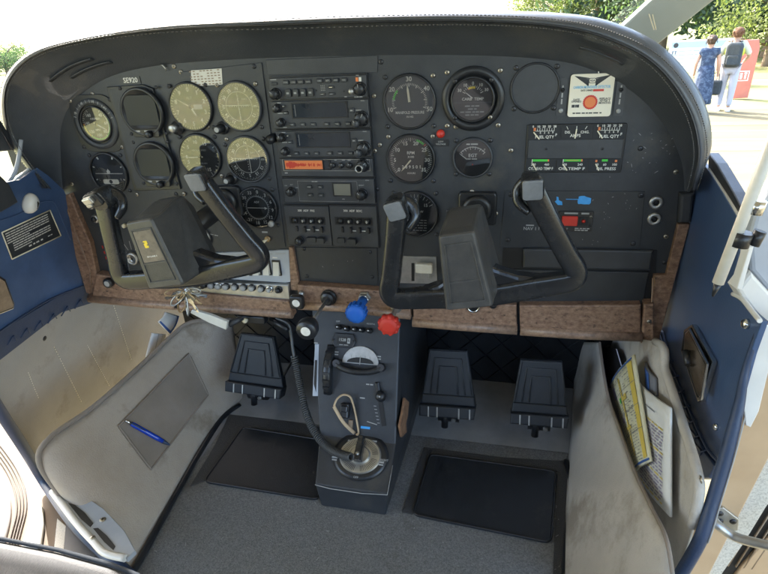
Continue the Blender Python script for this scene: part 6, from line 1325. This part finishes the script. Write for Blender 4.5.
lab=['dark tree behind the red sign','broad dull green tree above the woman','tall shadowy tree at the far right','loose grey-green tree left of the two people','yellowish bush tree right beside the windscreen post']
xs=[(9.5,24,7.5,7),(6.2,27,8,7),(14.5,22,8.5,8),(12.2,27,8,7),(17.5,28,9,8),(4.0,31,7,6),(21,25,9,8),(8.2,20.5,4.2,4),(12.0,19,3.6,3.6),(2.6,42,5.5,6),(25,32,9,9),(15.5,17.2,4.5,4.5)]
nm_=['nearest tall tree behind the information board','broad tree left of the board, beyond the first row','tall dark tree behind the red sign','tall tree filling the gap over the two people','big tree at the far right edge, partly cut off','slimmer tree just right of the windscreen post','outermost tree of the row, mostly outside the right edge','low yellow-green bush tree behind the white board','low bush tree behind the backpack wearer','distant small tree over the crest of the hood','far back tree at the right end of the row','low dark bush tree beside the red sign']
for i,(x,y,h,w) in enumerate(xs): tree('broadleaf_tree',nm_[i],x*1.15,y*1.15,h*1.15,w*1.15,['leafdark','leaf','leafdark','leaf','leafdark','leafyellow','leafdark','leafyellow','leaf','leafyellow','leaf','leafdark'][i],20+i,3600 if h>5 else 2600)
for i,(px_,y) in enumerate([(-30,38),(-14,44),(4,40),(12,52)]):
    p=onY(px_,60,y); tree('hedge_tree',['distant bluish tree at the left horizon, outermost','second distant tree at the left horizon','third distant tree at the left horizon, touching the hood','smallest distant tree at the left horizon'][i],p.x,y,1.95+.12*i,4,['leafdark','leafyellow','leafdark','leaf'][i],60+i,1500)
# distant wood as a mass behind the trees
m=mb('leafdark'); rnd=random.Random(11)
for i in range(90):
    blade_clump(m,Vector((2.5+i*.55,36+rnd.uniform(-3,3),G+rnd.uniform(.8,5.6))),1.6,110,.28,rnd)
o=m.build('woodland'); tag(o,'dense dull green wood closing the view behind the trees on the right','woodland',kind='stuff')
m=mb('hangar'); t=thing('hangar','long low white hangar roof far off beyond the hood','hangar',(-6,75,G)); g=Fr((-30,75,G),(1,0,0),(0,0,1),(0,-1,0)); m.prism(g,[(0,0),(36,0),(36,2.6),(18,3.3),(0,2.6)],-12,0); m.build('wall',t); m=mb('greypaint'); 
for i in range(5): m.box(g,2+i*7,6.5+i*7,0,2.1,.02,.06)
m.build('door',t)
for i,(px_,y,lab) in enumerate(((82+233,60,'left of three thin poles against the white sky'),(409,60,'middle of three thin poles against the white sky'),(515,55,'right of three thin poles against the white sky'))):
    p=onY(px_,20,y); m=mb('hangar'); m.cyl((p.x,p.y,G),(p.x,p.y,G+9),.14,.1,8); m.box(Fr((p.x,p.y,G+8.2),(1,0,0),(0,0,1),(0,-1,0)),-.9,.9,-.06,.06,-.06,.06); tag(m.build('utility_pole'),lab,'pole',"poles on the horizon")
# white information board
def onGround(px_,py_): return onZ(px_,py_,G)
yb=18.5
a=onY(672,68,yb); b=onY(737,72,yb); c=onY(737,42,yb)
FBd=Fr((0,yb,0),(1,0,0),(0,0,1),(0,-1,0)); bx=wpx(FBd,[(671,41),(738,38),(738,70),(671,72)]); bx=[(bx[0][0],bx[0][1]),(bx[1][0],bx[0][1]),(bx[1][0],bx[2][1]),(bx[0][0],bx[2][1])]
t=thing('information_board','wide white information board with a pale blue header standing behind the two people','board',FBd.pt(*bx[3])); m=mb('signwhite'); x0,x1=bx[0][0],bx[1][0]; z1,z0=bx[0][1],bx[2][1]; m.box(FBd,x0,x1,z0,z1,-.05,0,.01); m.build('panel',t)
m=mb('signblue'); m.box(FBd,x0+.04,x1-.04,z1-(z1-z0)*.24,z1-(z1-z0)*.05,.001,.004); m.use('plate'); m.lathe(FBd,[(.07,.004),(.07,.006),(0,.006)],20,x0+.16,z1-(z1-z0)*.15,sm=False)
for i in range(5): m.use('greypaint'); m.bars(FBd,x0+.08,x1-.3,z1-(z1-z0)*(.34+.12*i),.03,.002,7)
m.use('orange'); m.lathe(FBd,[(.05,.004),(0,.006)],16,x1-.14,z1-(z1-z0)*.15,sm=False); m.use('ink'); m.box(FBd,x0+.08,x0+.12,z0+.5,z0+.6,.001,.004); m.box(FBd,x0+.16,x0+.2,z0+.5,z0+.6,.001,.004); m.build('print',t)
m=mb('alu')
for xx in (x0+.15,x1-.15): m.box(FBd,xx-.03,xx+.03,G,z0+.05,-.11,-.052)
m.build('legs',t)
# slanted red sign
yr=15.2; FR=Fr((0,yr,0),(1,0,0),(0,0,1),(0,-1,0)); P=wpx(FR,[(733,41),(759,40),(760,50),(748,92),(745,101),(731,100),(736,80),(748,48),(733,48)])
zb=G-.0; t=thing('red_sign','slanted red sign panel with a white boxed symbol, behind the backpack wearer','sign',(FR.pt(*P[4]).x,yr,G)); m=mb('signred'); P2=wpx(FR,[(730,41),(759.5,39.5),(760,48),(748,98),(732,99),(735,84)]); m.prism(FR,P2,-.12,0,.01); m.build('panel',t)
a=FR.px(743,76); m=mb('signwhite'); m.box(FR,a[0]-.13,a[0]+.13,a[1]-.12,a[1]+.12,.001,.004); m.use('signred'); m.box(FR,a[0]-.11,a[0]+.11,a[1]-.10,a[1]+.10,.0045,.006); m.use('signwhite'); m.box(FR,a[0]-.07,a[0]-.02,a[1]-.07,a[1]+.07,.0065,.008); m.box(FR,a[0]+.03,a[0]+.07,a[1]-.07,a[1]+.03,.0065,.008); m.box(FR,a[0]+.02,a[0]+.08,a[1]+.045,a[1]+.08,.0065,.008); m.build('symbol',t)
# ------------------------------------------------------------------ people
def skin_body(name,parent,J,E_,mt,lv=2):
    names=list(J); me=bpy.data.meshes.new(name); off=parent_loc(parent); me.from_pydata([tuple(Vector(J[k][:3])) for k in names],[(names.index(a),names.index(b)) for a,b in E_],[]); me.update()
    o=bpy.data.objects.new(name,me); COL.objects.link(o); o.parent=parent; me.materials.append(M[mt])
    mod=o.modifiers.new('skin','SKIN'); mod.use_smooth_shade=True
    if not me.skin_vertices: 
        return o
    sv=me.skin_vertices[0].data
    for i,k in enumerate(names):
        r=J[k][3]; sv[i].radius=(r if isinstance(r,tuple) else (r,r)); sv[i].use_root=(i==0)
    q=o.modifiers.new('sub','SUBSURF'); q.levels=lv; q.render_levels=lv; return o
def person(label,loc,h,clothes,hair,long_hair,arms,turn=0):
    t=thing('person',label,'person',loc); t.rotation_euler=(0,0,turn); s=h/1.75
    def P(x,y,z,r): 
        return (x*s,y*s,z*s,(r[0]*s,r[1]*s) if isinstance(r,tuple) else r*s)
    J={'pel':P(0,0,.98,(.15,.11)),'wai':P(0,0,1.12,(.125,.095)),'che':P(0,.01,1.30,(.155,.11)),'nec0':P(0,0,1.43,(.10,.07)),'nec':P(0,-.0,1.48,.058),'hd0':P(0,.015,1.55,.085),'hd1':P(0,.02,1.64,.103),'hd2':P(0,.01,1.70,.075),
       'hL':P(-.09,0,.93,.095),'kL':P(-.10,.02+arms.get('sL',0),.52,.06),'aL':P(-.10,-.02+arms.get('sL',0)*.4,.10,.042),'tL':P(-.11,.13+arms.get('sL',0)*.4,.04,.036),
       'hR':P(.09,0,.93,.095),'kR':P(.10,.02+arms.get('sR',0),.52,.06),'aR':P(.10,-.02+arms.get('sR',0)*.4,.10,.042),'tR':P(.11,.13+arms.get('sR',0)*.4,.04,.036),
       'sL':P(-.175,0,1.405,.066),'eL':P(*arms['eL'],.042),'wL':P(*arms['wL'],.03),'mL':P(*[arms['wL'][i]+(arms['wL'][i]-arms['eL'][i])*.3 for i in range(3)],.034),
       'sR':P(.175,0,1.405,.066),'eR':P(*arms['eR'],.042),'wR':P(*arms['wR'],.03),'mR':P(*[arms['wR'][i]+(arms['wR'][i]-arms['eR'][i])*.3 for i in range(3)],.034)}
    E_=[('pel','wai'),('wai','che'),('che','nec0'),('nec0','nec'),('nec','hd0'),('hd0','hd1'),('hd1','hd2'),('pel','hL'),('hL','kL'),('kL','aL'),('aL','tL'),('pel','hR'),('hR','kR'),('kR','aR'),('aR','tR'),('che','sL'),('sL','eL'),('eL','wL'),('wL','mL'),('che','sR'),('sR','eR'),('eR','wR'),('wR','mR')]
    skin_body('body',t,J,E_,'skin')
    def sub(nm,ks,es,mt,g,over={}):
        JJ={k:(J[k][0],J[k][1],J[k][2],tuple(a+g*s for a in J[k][3]) if isinstance(J[k][3],tuple) else J[k][3]+g*s) for k in ks}
        JJ.update(over); return skin_body(nm,t,JJ,es,mt)
    O=parent_loc(t)
    for side,sg in (('L',-1),('R',1)):   # fingers
        w=Vector(J['m'+side][:3]); dr=(w-Vector(J['w'+side][:3])).normalized(); sd=Vector((0,1,0)); m=mb('skin')
        for f_ in range(4): b=w+O+sd*(-.027+.018*f_)*s; L=[.07,.08,.075,.06][f_]*s; m.tube([b,b+dr*L*.5+Vector((-sg*.006,0,0)),b+dr*L+Vector((-sg*.018,0,0))],[.010*s,.009*s,.007*s],6)
        b=w+O+sd*.03*s-dr*.03*s; m.tube([b,b+dr*.03*s+sd*.02*s,b+dr*.06*s+sd*.024*s],[.012*s,.010*s,.008*s],6); m.build('fingers',t)
    hd=Vector(J['hd1'][:3])+O; m=mb('skin'); m.tube([hd+Vector((0,.075*s,-.0)),hd+Vector((0,.11*s,-.02*s)),hd+Vector((0,.09*s,-.035*s))],[.010,.014,.012],6)
    for sg in (-1,1): m.lathe(Fr(hd+Vector((sg*.085*s,0,-.01*s)),(0,1,0),(0,0,1),(sg,0,0)),[(.02*s,0),(.024*s,.01),(.008,.014),(0,.013)],10)
    m.build('nose_and_ears',t); m=mb('recess')
    for sg in (-1,1): m.lathe(Fr(hd+Vector((sg*.032*s,.083*s,.008*s)),(1,0,0),(0,0,1),(0,1,0)),[(.010,0),(.006,.005),(0,.006)],8)
    m.build('eyes',t); m=mb('red'); m.tube([hd+Vector((-.022,.083*s,-.055*s)),hd+Vector((0,.09*s,-.058*s)),hd+Vector((.022,.083*s,-.055*s))],.004,6); m.build('mouth',t)
    rnd=random.Random(4); m=mb(hair)
    secs=[]
    for z,r,yy in ((-.085,.070,-.03),(-.03,.088,-.025),(.01,.100,-.018),(.05,.100,-.008),(.085,.082,0),(.108,.045,0),(.115,.01,0)): secs.append([hd+Vector((1.16*r*s*math.cos(2*PI*i/20)*.92*(1+.05*rnd.uniform(-1,1)),yy*s+1.16*r*s*math.sin(2*PI*i/20)*(1 if math.sin(2*PI*i/20)<0 or z>.03 else .55)*(1+.05*rnd.uniform(-1,1)),z*s)) for i in range(20)])
    loft(m,secs)
    if long_hair: m.lathe(Fr(hd+Vector((0,-.11*s,.035*s)),(1,0,0),(0,0,1),(0,-1,0)),[(.042*s,-.03),(.045*s,.0),(.035*s,.025),(0,.04)],12)
    for q in range(60):
        a=rnd.uniform(0,2*PI); z0=rnd.uniform(-.05,.10); rr=.112*math.sqrt(max(.05,1-(z0/.125)**2)); b0=hd+Vector((rr*s*math.cos(a),(-.015+rr*math.sin(a)*(1 if math.sin(a)<0 else .5))*s,z0*s)); m.tube([b0,b0+Vector((.012*math.cos(a),.012*math.sin(a),-.02)),b0+Vector((.014*math.cos(a)+rnd.uniform(-.01,.01),.012*math.sin(a),-.055))],[.006,.005,.001],5)
    m.build('hair',t)
    clothes(t,J,sub,s,O); return t
arms_w={'eL':(-.235,-.03,1.14),'wL':(-.245,.07,.92),'eR':(.245,-.02,1.13),'wR':(.26,.06,.90),'sL':.05,'sR':-.05}
def cl_w(t,J,sub,s,O):
    mL=lambda a,b:tuple(J[a][i]*.55+J[b][i]*.45 for i in range(3))+(.062*s,)
    sub('dress_top',['pel','wai','che','nec0','sL','sR'],[('pel','wai'),('wai','che'),('che','nec0'),('che','sL'),('sL','mL'),('che','sR'),('sR','mR')],'dress',.026,{'mL':mL('sL','eL'),'mR':mL('sR','eR')})
    m=mb('dress'); secs=[]
    for k,(z,rx,ry) in enumerate(((1.10,.145,.115),(1.0,.175,.14),(.85,.195,.165),(.6,.21,.19),(.35,.225,.21),(.22,.23,.215))):
        secs.append([O+Vector((rx*s*math.cos(2*PI*i/40)*(1+.05*k/5*math.sin(i*1.9)),ry*s*math.sin(2*PI*i/40)*(1+.05*k/5*math.sin(i*1.9)),z*s)) for i in range(40)])
    loft(m,secs); m.build('skirt',t)
    m=mb('shoe')
    for sg in (-1,1): m.prism(Fr(O+Vector((sg*.105*s,.05*s,0)),(1,0,0),(0,1,0),(0,0,1)),rrect(.09,.25,.04,4),0,.07,.02)
    m.build('shoes',t)
def cl_m(t,J,sub,s,O):
    sub('shirt',['pel','wai','che','nec0','sL','eL','sR','eR'],[('pel','wai'),('wai','che'),('che','nec0'),('che','sL'),('sL','eL'),('che','sR'),('sR','eR')],'shirtw',.02)
    sub('vest',['wai','che','nec0'],[('wai','che'),('che','nec0')],'vest',.085)
    sub('trousers',['pel','hL','kL','aL','hR','kR','aR'],[('pel','hL'),('hL','kL'),('kL','aL'),('pel','hR'),('hR','kR'),('kR','aR')],'pants',.022)
    m=mb('shoe')
    for sg in (-1,1): m.prism(Fr(O+Vector((sg*.105*s,.06*s,0)),(1,0,0),(0,1,0),(0,0,1)),rrect(.1,.28,.045,4),0,.09,.025)
    m.build('shoes',t)
gw=onGround(698,113); gm=onGround(722,111)
person('woman with brown hair in a dark blue patterned dress, seen from behind',(gw.x,gw.y,G),1.62,cl_w,'hair',True,arms_w,R_(-15))
arms_m={'eL':(-.28,-.02,1.15),'wL':(-.27,.05,.93),'eR':(.30,.02,1.18),'wR':(.22,.16,1.06),'sL':.06,'sR':-.07}
pm=person('person with reddish hair, yellow vest and white trousers seen from behind, wearing a dark backpack',(gm.x,gm.y,G),1.74,cl_m,'hairred',False,arms_m,R_(-20))
O=Vector((gm.x,gm.y,G)); ct,st=math.cos(R_(-20)),math.sin(R_(-20))
def rp(x,y,z): return O+Vector((x*ct-y*st,x*st+y*ct,z))
bf=Fr(rp(0,-.13,1.20),(ct,st,0),(0,0,1)); bf.n=bf.u.cross(bf.v)
t=thing('backpack','dark grey backpack worn by the red-haired person','backpack',rp(0,-.2,1.2)); m=mb('pack'); m.prism(bf,rrect(.32,.50,.09,5),0,.17,.05); m.build('bag',t); m=mb('pack'); m.prism(bf,rrect(.22,.2,.04,4,0,-.10),.171,.22,.02); m.build('pocket',t)
m=mb('pack'); 
for sg in (-1,1): m.tube(catmull([bf.pt(sg*.09,.22,.01),bf.pt(sg*.10,.27,-.08),bf.pt(sg*.11,.15,-.20),bf.pt(sg*.13,-.1,-.2),bf.pt(sg*.13,-.2,-.01)],16),.018,6,ell=.4)
m.build('strap',t)
hb=rp(-.28,.08,.84); t=thing('hand_bag','dark grey holdall hanging from the left hand of the red-haired person','bag',hb-Vector((0,0,.45))); bf2=Fr(hb-Vector((0,.07,.33)),(ct,st,0),(0,0,1)); m=mb('pack'); m.prism(bf2,rrect(.30,.32,.06,4),0,.15,.04); m.build('bag',t); m=mb('pack'); m.tube(catmull([bf2.pt(-.08,.14,.08),bf2.pt(-.05,.30,.08),bf2.pt(.05,.30,.08),bf2.pt(.08,.14,.08)],14),.012,6); m.build('carry_handle',t)
# ================================================================== CAMERA, WORLD, LIGHT
cd=bpy.data.cameras.new('camera'); cam=bpy.data.objects.new('camera',cd); COL.objects.link(cam); cd.sensor_width=36; cd.lens=FPX/768*36; cd.clip_start=.01; cd.clip_end=3000
cam.matrix_world=Matrix(((CR.x,CU.x,-CF.x,CAM.x),(CR.y,CU.y,-CF.y,CAM.y),(CR.z,CU.z,-CF.z,CAM.z),(0,0,0,1)))
S.camera=cam
w=bpy.data.worlds.new('World'); S.world=w; w.use_nodes=True; nt=w.node_tree; bg=nt.nodes['Background']
sky=nt.nodes.new('ShaderNodeTexSky'); sky.sky_type='NISHITA'; sky.sun_disc=False
SD=Vector((-.60,.55,.60)).normalized(); sky.sun_elevation=math.asin(SD.z); sky.sun_rotation=math.atan2(SD.x,SD.y); sky.dust_density=3.0; sky.air_density=1.; sky.altitude=0
nt.links.new(sky.outputs[0],bg.inputs[0]); bg.inputs[1].default_value=.15
l=bpy.data.lights.new('sun','SUN'); l.energy=2.2; l.angle=R_(.5); l.color=(1,.96,.9); so=bpy.data.objects.new('sun',l); COL.objects.link(so); so.rotation_euler=SD.to_track_quat('Z','Y').to_euler()
S.view_settings.view_transform='Standard'; S.view_settings.look='None'; S.view_settings.gamma=1; S.view_settings.use_curve_mapping=False; S.view_settings.exposure=3.35
S.cycles.max_bounces=8; S.cycles.diffuse_bounces=5; S.cycles.transparent_max_bounces=12
S.cycles.use_denoising=True
